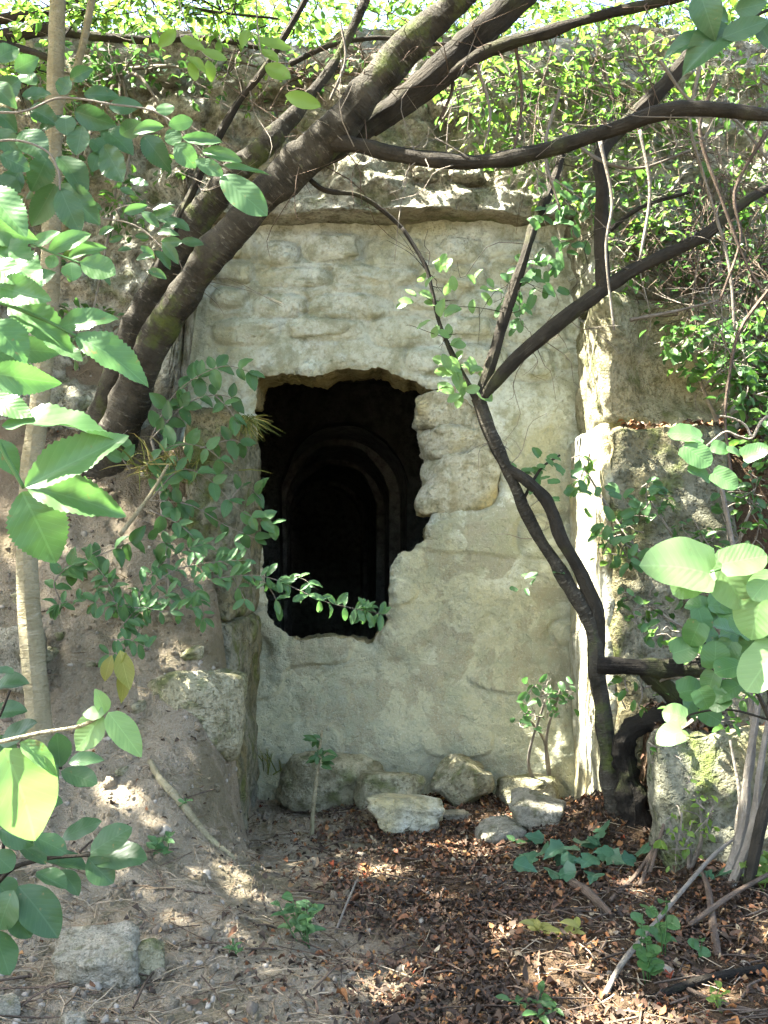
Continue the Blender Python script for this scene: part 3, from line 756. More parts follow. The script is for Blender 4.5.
def side_twigs(parent, lst, n, L, seed, mat=None, r0=0.0032):
    r = np.random.default_rng(seed); q = catmull(pxpath(lst), 60); it = []
    for k in range(n):
        a = q[r.integers(4, 58)]; e = a + r.normal(0, 1, 3) * np.array([1, 0.5, 1]) * L * r.uniform(0.3, 1.0) + [0, 0, -0.15 * L]
        l = np.linalg.norm(e - a); m1 = a + (e - a) * .35 + r.normal(0, .07 * l, 3); m2 = a + (e - a) * .7 + r.normal(0, .1 * l, 3)
        it.append(tube(np.array([a, m1, m2, e]), [r0, r0 * .35], 5, 9, 0, 0, False))
        if r.random() < .7:
            e2 = m2 + r.normal(0, .3 * l, 3); it.append(tube(np.array([m1, (m1 + e2) / 2 + r.normal(0, .04 * l, 3), e2]), [r0 * .6, r0 * .25], 4, 6, 0, 0, False))
    V, fs, uv = merge(it); return part('twigs', V, fs, mat or BARK_GREY, parent, kind='stuff', uv=uv)

def twig_set(origins, ends, r0, r1, seg=4, sag=0.0, wig=0.04, n=6, seed=0):
    r = np.random.default_rng(seed); it = []
    for a, b2 in zip(origins, ends):
        L = np.linalg.norm(b2 - a); m1 = a + (b2 - a) * 0.35 + r.normal(0, wig * L, 3); m2 = a + (b2 - a) * 0.7 + r.normal(0, wig * L, 3) - [0, 0, sag * L]
        it.append(tube(np.array([a, m1, m2, b2]), [r0, r1], seg, n, 0, 0, False))
    return it

def leafy(curves, per_m, size, seed, tmpl=SMALL, spread=0.03, start=0.15, asp=(0.42, 0.6), upb=0.8, droop=0.25):
    """scatter leaves along twigs (lists of 4 control points); returns scatter mesh data"""
    r = np.random.default_rng(seed); pos, yd, nr = [], [], []
    for c in curves:
        L = np.linalg.norm(np.diff(c, axis=0), axis=1).sum(); n = max(2, int(L * per_m)); t = r.uniform(start, 1, n)
        q = catmull(c, 24); idx = (t * 22.9).astype(int); base = q[idx]; tg = q[np.minimum(idx + 1, 23)] - q[np.maximum(idx - 1, 0)]
        tg /= np.linalg.norm(tg, axis=1)[:, None] + 1e-9
        side = np.cross(tg, [0, 0, 1.0]); side /= np.linalg.norm(side, axis=1)[:, None] + 1e-9
        s = np.where(r.random(n) < 0.5, -1, 1)[:, None]
        y = side * s * r.uniform(0.5, 1, (n, 1)) + tg * r.uniform(0.2, 0.9, (n, 1)) + r.normal(0, 0.35, (n, 3)) - np.array([0, 0, droop])
        pos.append(base + r.normal(0, spread, (n, 3))); yd.append(y); nr.append(np.array([0, -0.25, upb]) + r.normal(0, 0.45, (n, 3)))
    pos, yd, nr = np.vstack(pos), np.vstack(yd), np.vstack(nr)
    Ls = r.uniform(size[0], size[1], len(pos))
    return pos, yd, nr, Ls, Ls * r.uniform(asp[0], asp[1], len(pos)), r.random(len(pos))

def foliage_part(parent, data, mat, tmpl=SMALL, name='foliage', mask=None):
    pos, yd, nr, Ls, Ws, rn = data
    if mask is not None: pos, yd, nr, Ls, Ws, rn = [a[mask] for a in (pos, yd, nr, Ls, Ws, rn)]
    V, f, uv, rr = scatter_mesh(pos, yd, nr, Ls, Ws, tmpl, rn)
    return part(name, V, f, mat, parent, kind='stuff', uv=uv, rnd=rr)

# --- the big leaning tree on the left bank
base = G(105, 470, 4.2, 6.0)
big = thing('leaning_tree', base, 'large brown tree with twin trunks leaning right across the wall from the left bank', 'tree')
limb('trunk', [(88, 560, 5.62), (106, 470, 5.48), (130, 398, 5.3), (160, 330, 5.14), (182, 296, 5.05), (216, 250, 4.95), (256, 206, 4.87), (292, 168, 4.8), (332, 134, 4.7), (366, 94, 4.65), (400, 56, 4.6), (462, -4, 4.5), (540, -80, 4.4)],
     [26, 22, 17, 16, 16, 16.5, 17, 20, 21, 18, 17, 16, 12], BARK, big, 18, 0.13, 1, 12)
limb('trunk', [(78, 540, 5.66), (92, 460, 5.57), (110, 398, 5.45), (135, 330, 5.3), (152, 296, 5.25), (176, 252, 5.18), (206, 208, 5.12), (240, 168, 5.05), (270, 141, 5.02), (302, 106, 5.05), (336, 60, 5.1), (362, 8, 5.1), (374, -22, 5.1)],
     [22, 18, 15, 15, 15, 15, 15, 14, 12, 7, 5, 4.5, 4], BARK, big, 16, 0.13, 2, 12)
limb('limb', [(300, 166, 4.85), (340, 146, 4.85), (392, 110, 4.85), (432, 76, 4.85), (480, 34, 4.85), (520, -2, 4.85), (560, -50, 4.8)], [14, 15, 14, 15, 14, 13, 11], BARK_DARK, big, 14, 0.16, 12, 10)
limb('branch', [(322, 138, 4.72), (360, 146, 4.65), (410, 157, 4.6), (480, 162, 4.55), (545, 150, 4.5), (610, 130, 4.45), (665, 112, 4.4), (720, 110, 4.35), (790, 118, 4.3)], [12, 9, 8, 8, 7.5, 7.5, 8, 7, 6], BARK_DARK, big, 10, 0.12, 3)
limb('branch', [(372, 130, 4.85), (420, 100, 4.85), (460, 68, 4.8), (495, 48, 4.8), (548, 32, 4.75), (600, 16, 4.7), (650, 4, 4.7), (720, -14, 4.6)], [8, 6, 7, 6, 6.5, 5, 6, 5], BARK_DARK, big, 9, 0.12, 4)
limb('branch', [(158, 270, 5.1), (186, 205, 5.1), (214, 145, 5.1), (240, 100, 5.1), (262, 72, 5.05), (288, 30, 5.0), (312, -12, 5.0)], [5, 4.5, 4.5, 4, 4, 3.5, 3], BARK_DARK, big, 8, 0.1, 5)
limb('branch', [(290, 64, 5.2), (330, 46, 5.2), (378, 38, 5.2), (430, 44, 5.2), (480, 42, 5.2)], [2.5, 2.5, 2.5, 2, 1.5], BARK_DARK, big, 6, 0.1, 7)
limb('branch', [(285, 150, 4.85), (320, 188, 4.9), (360, 196, 4.95), (398, 224, 5.0), (420, 255, 5.0)], [3, 2.6, 2.4, 2.2, 2], BARK_DARK, big, 6, 0.1, 8)
limb('branch', [(-20, 44, 5.6), (40, 30, 5.6), (90, 36, 5.6), (150, 40, 5.6), (210, 38, 5.6), (262, 48, 5.5)], [9, 7, 5, 4, 3.5, 3], BARK_DARK, big, 7, 0.1, 9)
limb('branch', [(-10, 20, 5.8), (45, 12, 5.8), (110, -10, 5.8)], [6, 5, 4], BARK_DARK, big, 7, 0.1, 10)
for k, (lst, n, L) in enumerate([([(335, 146, 4.65), (410, 157, 4.6), (480, 162, 4.55), (610, 130, 4.45), (768, 112, 4.3)], 34, .35), ([(420, 100, 4.85), (495, 48, 4.8), (600, 16, 4.7), (700, -5, 4.6)], 26, .4), ([(186, 205, 5.1), (240, 100, 5.1), (288, 30, 5.0)], 18, .3), ([(270, 141, 5.02), (336, 60, 5.1), (372, -10, 5.1)], 18, .35),
                                ([(150, 300, 5.2), (240, 168, 5.05), (300, 106, 5.05)], 14, .3), ([(292, 168, 4.8), (366, 94, 4.65), (440, 20, 4.5)], 20, .3), ([(20, 35, 5.6), (150, 40, 5.6), (262, 48, 5.5)], 20, .35)]):
    side_twigs(big, lst, n, L, 600 + k, DEADWOOD if k % 2 else BARK_GREY)
# limbs that carry the crown above the picture
crown_limbs = []
for k, (a, b2) in enumerate([((1.0, 4.5, 4.8), (-1.2, 3.0, 6.6)), ((0.6, 4.7, 4.9), (-2.6, 5.2, 7.2)), ((0.8, 4.5, 4.9), (-3.6, 3.6, 6.8)), ((1.0, 4.5, 4.9), (2.0, 3.2, 6.8)), ((0.4, 4.6, 4.9), (-0.4, 6.0, 7.4)), ((-2.6, 5.2, 7.2), (-4.9, 5.6, 7.4)), ((-2.6, 5.2, 7.2), (-4.8, 2.2, 7.6)), ((-1.2, 3.0, 6.6), (-2.2, 0.9, 7.0))]):
    a, b2 = np.array(a), np.array(b2); mid = (a + b2) / 2 + np.array([0, 0, 0.4])
    V, fs, uv = tube(np.array([a, mid, b2]), [0.07, 0.05, 0.02], 8, 14, 0.1, k); part('limb', V, fs, BARK_DARK, big, uv=uv)

# gaps cut in the crown leaves along sun rays, to light spots on the ground, wall, stems and leaves (position, radius)
SPOTS = []
def spot(px, py, Y, r): SPOTS.append((P(px, py, Y), r))
for y in range(330, 790, 17): spot(rng.uniform(580, 610), y, rng.uniform(5.4, 5.85), rng.uniform(0.015, 0.075))
for k in range(5): spot(rng.uniform(578, 600), rng.uniform(300, 380), 5.9, 0.06)
for a, b2 in [((640, 430), (672, 520)), ((655, 430), (700, 530)), ((672, 430), (712, 520))]:
    for t in np.linspace(0, 1, 8): spot(a[0] + (b2[0] - a[0]) * t, a[1] + (b2[1] - a[1]) * t, 5.17, rng.uniform(0.02, 0.045))
for px, py, r in [(232, 880, .07), (246, 892, .06), (215, 866, .035), (365, 995, .05), (395, 1003, .06), (430, 1012, .05), (340, 988, .03), (432, 846, .05), (424, 848, .03), (500, 795, .04), (470, 780, .06), (450, 783, .05), (520, 775, .05),
                  (560, 775, .06), (590, 790, .05), (605, 800, .07), (640, 848, .04), (548, 790, .04), (490, 768, .05), (300, 830, .02), (345, 838, .03), (440, 812, .03), (600, 812, .04), (700, 868, .03), (655, 892, .02), (575, 765, .07), (545, 765, .05)]:
    g = G(px, py); SPOTS.append((g, max(0.0, r - 0.045)))
for px, py, Y, r in [(110, 340, 1.3, .03), (60, 330, 1.3, .03), (25, 395, 1.3, .035), (60, 420, 1.25, .05), (80, 460, 1.25, .045), (80, 498, 1.25, .04), (40, 525, 1.25, .03), (20, 270, 1.3, .05), (15, 210, 1.3, .04), (90, 270, 1.9, .05),
                     (680, 565, 1.1, .04), (735, 575, 1.1, .04), (750, 610, 1.1, .03), (765, 670, 1.1, .03), (700, 455, 1.5, .04), (745, 450, 1.5, .03), (30, 800, 1.0, .05), (110, 720, 1.0, .035), (85, 735, 1.0, .03),
                     (240, 190, 2.2, .05), (120, 110, 2.2, .04), (52, 110, 3.7, .04), (100, 690, 1.9, .03), (45, 870, 1.95, .03), (32, 640, 4.4, .05), (220, 590, 4.6, .06), (300, 590, 4.9, .05), (210, 385, 4.9, .04), (185, 675, 4.8, .04),
                     (600, 690, 4.95, .06), (602, 740, 4.95, .06), (520, 500, 5.0, .04), (500, 465, 5.0, .04), (478, 410, 5.0, .11), (460, 385, 5.0, .11), (445, 350, 5.0, .11), (435, 310, 5.0, .11), (425, 270, 5.0, .11), (480, 375, 5.0, .11),
                     (505, 320, 5.0, .05), (470, 280, 5.0, .11), (545, 260, 5.0, .05), (735, 760, 4.5, .08), (720, 750, 4.55, .06), (745, 820, 4.4, .05), (185, 260, 5.0, .03), (675, 735, 1.6, .03), (440, 20, 4.5, .06), (690, 790, 4.4, .03), (270, 435, 5.2, .05)]:
    spot(px, py, Y, max(0.0, r - 0.02) if Y < 2.5 else r)
for k in range(60): spot(rng.uniform(420, 768), rng.uniform(10, 400), rng.uniform(4.6, 6.0), rng.uniform(0.06, 0.15))
for k in range(34): spot(rng.uniform(450, 720), rng.uniform(10, 230), rng.uniform(5.0, 5.8), rng.uniform(0.08, 0.2))
for k in range(34): spot(rng.uniform(0, 470), rng.uniform(0, 110), rng.uniform(5.0, 6.1), rng.uniform(0.06, 0.14))
for k in range(10): spot(rng.uniform(60, 260), rng.uniform(80, 330), rng.uniform(2, 5.0), rng.uniform(0.03, 0.06))

def sunmask(pos, extra=0.085):
    keep = np.ones(len(pos), bool)
    for p0, r in SPOTS:
        d = pos - p0; t = d @ SUN; perp = np.linalg.norm(d - t[:, None] * SUN, axis=1)
        keep &= ~((perp < r + extra) & (t > 0.25))
    return keep

N = 52000
cp = np.column_stack([rng.uniform(-7.2, 1.9, N), rng.uniform(-0.4, 8.0, N), rng.uniform(5.35, 8.2, N)])
dens = fbm(cp * 0.9, 3, 90)
cp = cp[(dens > -1.05) & (cp[:, 1] < 6.7) & (cp[:, 2] > 5.35 + 0.9 * sstep(4.0, 5.5, cp[:, 1]))]
n = len(cp)
data = (cp, rng.normal(0, 1, (n, 3)) * [1, 1, 0.4], np.array([0, 0, 1.0]) + rng.normal(0, 0.4, (n, 3)), rng.uniform(0.12, 0.2, n), rng.uniform(0.07, 0.11, n), rng.random(n))
foliage_part(big, data, L_CROWN, leaf_template('oval', 3, 2, 0.25, 0.15, True), 'crown', sunmask(cp))

# --- the forked tree in front of the right side of the wall
g = G(614, 800); fy = 4.98
fork = thing('forked_tree', (g[0], g[1], g[2]), 'slim dark tree forking into a wide V before the right of the wall', 'tree')
limb('trunk', [(622, 830, fy), (615, 800, fy), (608, 760, fy), (600, 695, fy), (594, 640, fy), (585, 612, fy), (560, 572, fy), (532, 524, fy), (508, 472, fy), (490, 432, fy), (478, 398, fy)], [21, 14, 10, 9.5, 9, 8.5, 7.5, 7, 7, 6.2, 6], BARK, fork, 12, 0.16, 21)
limb('trunk', [(602, 705, fy + .03), (598, 655, fy + .02), (596, 612, fy), (580, 572, fy - .02), (562, 540, fy - .05), (548, 504, fy - .05), (528, 482, fy - .03), (507, 468, fy)], [5, 7, 7.5, 6.5, 6.5, 6.5, 6, 5], BARK_DARK, fork, 12, 0.12, 22)
limb('limb', [(477, 402, fy), (492, 360, fy), (506, 312, fy), (524, 258, fy), (535, 222, fy + .1), (552, 186, fy + .2), (566, 140, fy + .3)], [6, 6, 5.5, 5.2, 5, 4.5, 4], BARK_DARK, fork, 10, 0.1, 23)
limb('limb', [(479, 402, fy), (515, 360, fy - .05), (562, 320, fy - .1), (606, 288, fy - .1), (645, 264, fy - .1), (700, 238, fy - .1), (745, 202, fy - .1), (800, 170, fy)], [6, 7, 7.5, 7.5, 7, 6, 5, 4], BARK_DARK, fork, 10, 0.1, 24)
limb('limb', [(604, 290, fy - .1), (601, 240, fy - .1), (602, 190, fy - .1), (602, 152, fy - .05), (626, 124, fy), (652, 98, fy), (676, 72, fy), (700, 40, fy)], [7, 6.5, 6.5, 7, 8, 8, 8, 6], BARK_DARK, fork, 10, 0.1, 25)
limb('twig', [(478, 402, fy), (458, 366, fy), (440, 325, fy), (432, 290, fy), (425, 265, fy), (402, 228, fy)], [4, 3, 2.6, 2.4, 2.2, 2], BARK_DARK, fork, 6, 0.1, 26)
limb('twig', [(603, 236, fy), (640, 208, fy), (690, 192, fy)], [3, 2.5, 1.5], BARK_DARK, fork, 6, 0.1, 27)
limb('twig', [(520, 506, fy), (540, 470, fy), (560, 455, fy)], [2, 1.5, 1], BARK_DARK, fork, 5, 0.1, 28)
for k, (lst, n, L) in enumerate([([(492, 360, fy), (524, 258, fy), (566, 140, fy + .3)], 16, .25), ([(515, 360, fy), (606, 288, fy - .1), (745, 202, fy - .1)], 26, .28), ([(601, 240, fy - .1), (602, 152, fy), (676, 72, fy)], 22, .3), ([(594, 640, fy), (532, 524, fy), (478, 398, fy)], 10, .16), ([(458, 366, fy), (425, 265, fy)], 10, .12)]):
    side_twigs(fork, lst, n, L, 620 + k, BARK_GREY if k % 2 else BARK_DARK, 0.0025)
def leaf_sprig(parent, px, py, Y, n, size, kind, mat, rad=14):
    for k in range(n):
        a = rng.uniform(0, 2 * math.pi); r0 = rng.uniform(0, rad); bx, by = px + math.cos(a) * r0, py + math.sin(a) * r0
        L = size * rng.uniform(0.7, 1.2); a2 = a + rng.normal(0, 0.6); y = Y + rng.uniform(-.08, .08)
        put_leaf(parent, P(bx, by, y), P(bx + math.cos(a2) * L, by + math.sin(a2) * L, y + rng.uniform(-.03, .03)), L * 0.6 * Y / F, kind, mat, 0.9, 0.35)
for px, py, n, s in [(430, 268, 3, 11), (418, 300, 3, 12), (440, 318, 4, 13), (447, 345, 4, 13), (455, 365, 6, 15), (470, 378, 6, 16), (462, 392, 5, 15), (452, 275, 3, 12), (475, 288, 3, 12), (490, 292, 2, 10)]:
    leaf_sprig(fork, px, py, fy - .03, n + 2, s * 1.25, 'oval', L_PALE, 12)
for px, py, n, s in [(515, 290, 5, 12), (535, 262, 6, 13), (545, 285, 6, 12), (560, 250, 6, 12), (548, 228, 5, 12), (575, 225, 6, 12), (585, 200, 6, 12), (560, 205, 5, 12), (520, 320, 3, 11)]:
    leaf_sprig(fork, px, py, fy + .05, n + 3, s * 1.1, 'round', L_MID, 20)
# sprays of small leaves near the trunk foot
for px, py, n, s in [(520, 470, 4, 12), (538, 486, 5, 13), (555, 470, 4, 12), (545, 460, 4, 12), (568, 478, 4, 12), (560, 500, 3, 11), (525, 585, 3, 11), (545, 582, 3, 12), (595, 498, 5, 12), (612, 520, 6, 13), (625, 500, 6, 12), (640, 520, 6, 13), (612, 545, 5, 13), (630, 560, 6, 13), (650, 495, 5, 12)]:
    leaf_sprig(fork, px, py, fy + .02, n, s, 'round', L_MID, 14)

# --- pale sapling at the left edge
sg = G(42, 770, 3.0, 6)
sY = sg[1]
sap = thing('sapling', sg, 'slender sapling with a smooth pale trunk rising along the left edge', 'tree')
limb('trunk', [(43, 785, sY), (39, 720, sY), (32, 640, sY), (27, 560, sY - .02), (32, 470, sY - .05), (42, 380, sY - .08), (50, 280, sY - .1), (53, 160, sY - .1), (56, 60, sY - .1), (58, -20, sY - .1)], [14, 12.5, 11.5, 11, 10.5, 10, 9.5, 9, 8.5, 8], BARK_PALE, sap, 14, 0.05, 31, 8)
limb('branch', [(53, 130, sY - .1), (62, 100, sY - .1), (74, 75, sY - .1), (84, 40, sY - .1), (92, 0, sY - .1), (98, -20, sY - .1)], [4, 4, 4, 4, 4, 3.5], BARK_PALE, sap, 8, 0.06, 32)
limb('branch', [(54, 60, sY - .1), (20, 48, sY - .1), (-15, 40, sY - .1)], [4, 3.5, 3], BARK_DARK, sap, 7, 0.06, 33)

# --- fallen log, dark bent stump, root
c = P(657, 668, 4.62)
log = thing('broken_log', c, 'dark mossy broken log lying level beside the forked tree trunk', 'log')
limb('stem', [(598, 665, 4.70), (612, 666, 4.68), (640, 667, 4.66), (680, 668, 4.63), (717, 668, 4.6)], [9, 11, 10.5, 11, 10], ROTTEN, log, 16, 0.13, 41, 14)
limb('stub', [(645, 668, 4.67), (664, 688, 4.72), (690, 712, 4.8), (712, 735, 4.85)], [8, 9, 7, 8], ROTTEN, log, 14, 0.25, 42)
sgp = G(630, 812)
stump = link('bent_stump', None); bpy.data.objects.remove(stump)
V, fs, uv = tube(pxpath([(632, 870, 4.85), (631, 800, 4.85), (625, 765, 4.85), (626, 738, 4.84), (645, 722, 4.82), (672, 720, 4.8), (705, 722, 4.85)]), [x * 4.85 / F for x in (18, 15, 12, 14, 11, 10, 7)], 20, 110, 0.32, 43, True, 17.0)
stump = part('bent_stump', V - sgp, fs, ROTTEN, None, uv=uv); stump.location = sgp
tag(stump, 'black bent stump curving over at the foot of the forked tree', 'stump')
def ground_stick(name, label, cat, lst, r, mat, lift=0.01, seed=0, bump=0.12, group=None):
    pts = np.array([G(px, py) + [0, 0, lift + dz] for px, py, dz in lst])
    V, fs, uv = tube(pts, r, 8, (len(pts) - 1) * 6 + 1, bump, seed); o = part(name, V - pts[0], fs, mat, None, uv=uv); o.location = pts[0]
    return tag(o, label, cat, group)
ground_stick('root', 'long yellowish root running down the left earth bank', 'root', [(150, 762, 0), (160, 785, .01), (180, 810, .01), (205, 835, 0), (232, 858, 0), (245, 868, -.01)], [.014, .017, .016, .012, .008], BARK_PALE, 0.0, 3)
ground_stick('fallen_branch', 'dark short branch half buried in litter below the ivy patch', 'branch', [(562, 880, 0), (585, 897, .01), (612, 920, 0)], [.017, .02, .013], DEADWOOD, 0.01, 4)
ground_stick('fallen_branch', 'long curved brown stick among the litter at the lower right', 'branch', [(605, 1003, 0), (622, 975, .02), (650, 952, .06), (682, 925, .10), (715, 895, .14), (745, 880, .18)], [.008, .009, .009, .008, .005], BARK_GREY, 0.01, 5)
ground_stick('fallen_branch', 'grey forked dead branch lying at the right edge', 'branch', [(718, 960, 0), (712, 925, .02), (708, 900, .03), (700, 880, .03)], [.012, .014, .011, .008], DEADWOOD, 0.01, 6)
ground_stick('fallen_branch', 'straight dead branch along the bottom right edge', 'branch', [(680, 990, .0), (720, 1010, .01), (770, 1024, .01)], [.007, .008, .006], DEADWOOD, 0.01, 7)
ground_stick('fallen_branch', 'dead branch crossing behind the grey forked one', 'branch', [(690, 935, .02), (730, 915, .05), (775, 895, .08)], [.009, .009, .008], DEADWOOD, 0.01, 8)
ground_stick('fallen_branch', 'thick rotten branch lying low in the right litter', 'branch', [(650, 1000, .0), (700, 985, .01), (765, 975, .01)], [.012, .016, .014], ROTTEN, 0.0, 9)
ground_stick('twig', 'short pale twig sticking up beside the small green seedling', 'twig', [(335, 935, 0), (345, 918, .03), (358, 895, .07)], [.005, .005, .004], BARK_GREY, 0.0, 10)
for k, (a, label) in enumerate([([(650, 880, .02), (680, 830, .16), (715, 785, .3), (735, 775, .3)], 'upper arching dead stem before the low slab'), ([(640, 895, .02), (665, 850, .1), (700, 805, .24), (728, 790, .26)], 'lower arching dead stem before the low slab'),
                               ([(610, 905, .0), (640, 880, .03), (672, 845, .08)], 'straight dead stem leaning up toward the low slab')]):
    ground_stick('dead_stem', label, 'stem', a, [.008, .009, .009, .007], DEADWOOD, 0.01, 60 + k)
vine = thing('bare_shrub', G(735, 880), 'bundle of bare pale stems rising before the low slab at the right edge', 'shrub')
for k, (a, r) in enumerate([([(722, 890, 4.25), (742, 830, 4.28), (748, 770, 4.3), (758, 700, 4.3), (765, 620, 4.3)], 5), ([(730, 890, 4.2), (752, 830, 4.22), (760, 770, 4.25), (772, 700, 4.3)], 4.5), ([(742, 880, 4.3), (738, 820, 4.33), (752, 760, 4.35), (750, 690, 4.35), (735, 560, 4.4), (720, 480, 4.4)], 3.5),
                               ([(748, 885, 4.15), (762, 820, 4.15), (775, 770, 4.15)], 6), ([(718, 885, 4.3), (735, 850, 4.3), (740, 800, 4.3), (730, 740, 4.35)], 2.5)]):
    limb('stem', a, [r, r, r * .8, r * .6], BARK_GREY if k != 3 else BARK_DARK, vine, 8, 0.1, 70 + k)

# ------------------------------------------------------------------ near branches with large leaves
def px_twig(parent, lst, Y, r, mat=BARK_GREY, seed=0, name='twig'):
    V, fs, uv = tube(pxpath([(a, b2, Y) for a, b2 in lst]), [r, r * 0.7], 7, None, 0.08, seed)
    return part(name, V, fs, mat, parent, uv=uv)

br = thing('leafy_branch', P(-60, 440, 1.35), 'near branch of big bright serrated leaves at the middle left edge', 'branch')
px_twig(br, [(-60, 380), (-10, 430), (8, 460), (24, 488)], 1.27, 0.0035, L_BRIGHT)
px_twig(br, [(-60, 300), (-10, 300), (40, 318), (76, 336)], 1.32, 0.003, L_BRIGHT)
px_twig(br, [(-60, 230), (-20, 225), (10, 240), (30, 262)], 1.34, 0.003, L_BRIGHT)
px_twig(br, [(-60, 395), (-20, 385), (0, 378)], 1.32, 0.003, L_BRIGHT)
leaves_px(br, [(2, 426, 109, 413, 52), (25, 487, 126, 432, 40), (27, 487, 124, 510, 38), (22, 492, 54, 561, 56), (-12, 372, 50, 384, 30), (-18, 396, 30, 412, 28)], 1.26, 'serrate', L_BRIGHT)
leaves_px(br, [(75, 336, 149, 373, 36), (58, 328, 113, 311, 25), (8, 306, 70, 343, 36), (-12, 322, 28, 358, 38), (-14, 240, 42, 290, 42), (-5, 286, 48, 298, 30), (-18, 226, 30, 237, 30), (-16, 186, 26, 232, 34), (-20, 262, 22, 280, 34)], 1.32, 'serrate', L_BRIGHT)
leaves_px(br, [(42, 338, 83, 358, 22), (10, 350, 52, 350, 26), (-10, 345, 22, 375, 26), (20, 290, 50, 270, 22), (-10, 440, 20, 470, 24)], 1.38, 'serrate', L_MID)

br = thing('leafy_spray', P(-40, 240, 1.9), 'small spray of five light green leaflets below the compound leaf', 'branch')
px_twig(br, [(-40, 235), (20, 240), (50, 252), (70, 259), (80, 263)], 1.9, 0.0025, L_MID)
leaves_px(br, [(48, 252, 88, 230, 19), (68, 259, 101, 243, 15), (80, 262, 116, 276, 27), (71, 262, 73, 281, 18), (55, 255, 49, 268, 13), (30, 246, 60, 232, 14)], 1.9, 'oval', L_BRIGHT, 0.5, 0.15)

br = thing('leafy_branch', P(-40, 120, 2.25), 'shaded bluish branch of many oval leaves at the upper left', 'branch')
px_twig(br, [(-40, 110), (20, 112), (60, 98), (110, 104), (160, 114), (200, 150), (232, 172)], 2.25, 0.003, BARK_GREY)
px_twig(br, [(-40, 150), (10, 140), (45, 150), (58, 170), (60, 190)], 2.25, 0.003, BARK_GREY)
leaves_px(br, [(166, 116, 164, 102, 17), (168, 125, 193, 120, 15), (164, 127, 132, 129, 14), (169, 129, 178, 147, 17), (182, 138, 223, 144, 14), (175, 144, 194, 165, 21), (202, 151, 241, 160, 15), (195, 160, 223, 174, 15), (220, 166, 271, 175, 10), (220, 175, 266, 212, 29)], 2.22, 'oval', L_MID, 0.4, 0.15)
leaves_px(br, [(84, 95, 118, 93, 16), (109, 107, 143, 106, 20), (75, 111, 111, 125, 23), (102, 129, 132, 147, 25), (82, 126, 77, 156, 22), (104, 146, 125, 183, 27), (144, 136, 166, 165, 23), (66, 115, 66, 134, 20), (60, 95, 70, 77, 17), (22, 131, 46, 158, 29), (0, 155, 30, 169, 21), (47, 157, 32, 190, 27),
               (58, 157, 88, 189, 27), (55, 184, 32, 226, 25), (58, 186, 96, 218, 29), (60, 188, 79, 231, 25), (22, 96, 52, 96, 18), (-6, 110, 16, 128, 20), (-2, 96, 20, 78, 23), (15, 70, 36, 58, 18), (30, 108, 56, 122, 20), (-6, 130, 18, 150, 22), (40, 130, 66, 118, 18), (90, 140, 108, 152, 20), (20, 170, 6, 195, 22), (-6, 178, 20, 190, 22),
               (-4, 60, 18, 45, 20), (120, 134, 142, 122, 17), (70, 80, 92, 68, 14), (100, 150, 92, 170, 16), (36, 85, 20, 70, 17), (-8, 84, 12, 100, 20), (130, 180, 148, 184, 9), (120, 188, 136, 196, 9)], 2.3, 'serrate', L_BLUE, 0.4, 0.2, 0.12)

br = thing('leafy_branch', P(100, 210, 3.4), 'thin dim leaf spray hanging behind the bluish branch near the trunk', 'branch')
px_twig(br, [(60, 215), (100, 218), (140, 228), (175, 262)], 3.4, 0.003, BARK_GREY)
px_twig(br, [(100, 218), (130, 205), (165, 212)], 3.4, 0.002, BARK_GREY)
leaves_px(br, [(130 + rng.uniform(-35, 35), 230 + rng.uniform(-25, 35), 0, 0, 0)[:2] + (0, 0, 0) for _ in range(0)], 3.4, 'oval', L_BLUE)
for k in range(26):
    x0, y0_ = rng.uniform(85, 185), rng.uniform(200, 275); a = rng.uniform(-0.6, 0.9); L = rng.uniform(14, 24)
    leaves_px(br, [(x0, y0_, x0 + L * math.cos(a), y0_ + L * math.sin(a), L * 0.45)], 3.4, 'oval', L_BLUE, 0.5, 0.3, 0.2)

# lower left: dark glossy shrub and pale leaves nearer the lens
br = thing('glossy_shrub', np.array([*P(-60, 1000, 2.05)[:2], hz(*P(-60, 1000, 2.05)[:2])]), 'dark blue-green glossy shrub in the lower left corner', 'shrub')
V, fs, uv = tube(np.array([[*wloc(br)], P(-40, 960, 2.05), P(0, 880, 2.0), P(40, 860, 2.0), P(90, 855, 2.0)]), [.008, .005, .003], 7); part('stem', V, fs, BARK_DARK, br, uv=uv)
px_twig(br, [(0, 880), (10, 800), (30, 770), (62, 768)], 2.0, 0.0035, BARK_DARK); px_twig(br, [(-40, 960), (-20, 760), (0, 715), (10, 690)], 2.0, 0.0035, BARK_DARK)
leaves_px(br, [(-6, 690, 23, 676, 25), (-6, 714, 24, 708, 19), (0, 745, 37, 722, 29), (60, 768, 56, 732, 23), (68, 763, 102, 755, 16), (61, 771, 97, 782, 23), (61, 839, 99, 818, 25), (90, 853, 131, 826, 27), (88, 856, 146, 856, 33), (88, 858, 113, 883, 25), (42, 858, 88, 866, 23), (20, 845, 46, 862, 19), (36, 872, 67, 886, 21),
               (18, 886, 57, 933, 35), (14, 890, -6, 930, 31), (-8, 880, 16, 900, 26), (-8, 930, 13, 973, 31), (-6, 852, 13, 870, 23), (33, 836, 67, 852, 21), (10, 905, 30, 938, 26), (0, 830, 30, 842, 22), (-8, 800, 20, 830, 24), (30, 800, 62, 800, 20), (-10, 740, 16, 756, 24), (40, 760, 60, 785, 20), (-10, 905, 12, 925, 24), (60, 870, 80, 892, 18), (-10, 668, 14, 672, 16)],
          2.02, 'oval', L_BLUE, 0.9, 0.25, 0.12)
br = thing('pale_leaf_twig', P(-30, 745, 1.0), 'thin pale twig with bright lime leaves close to the lens, lower left', 'branch')
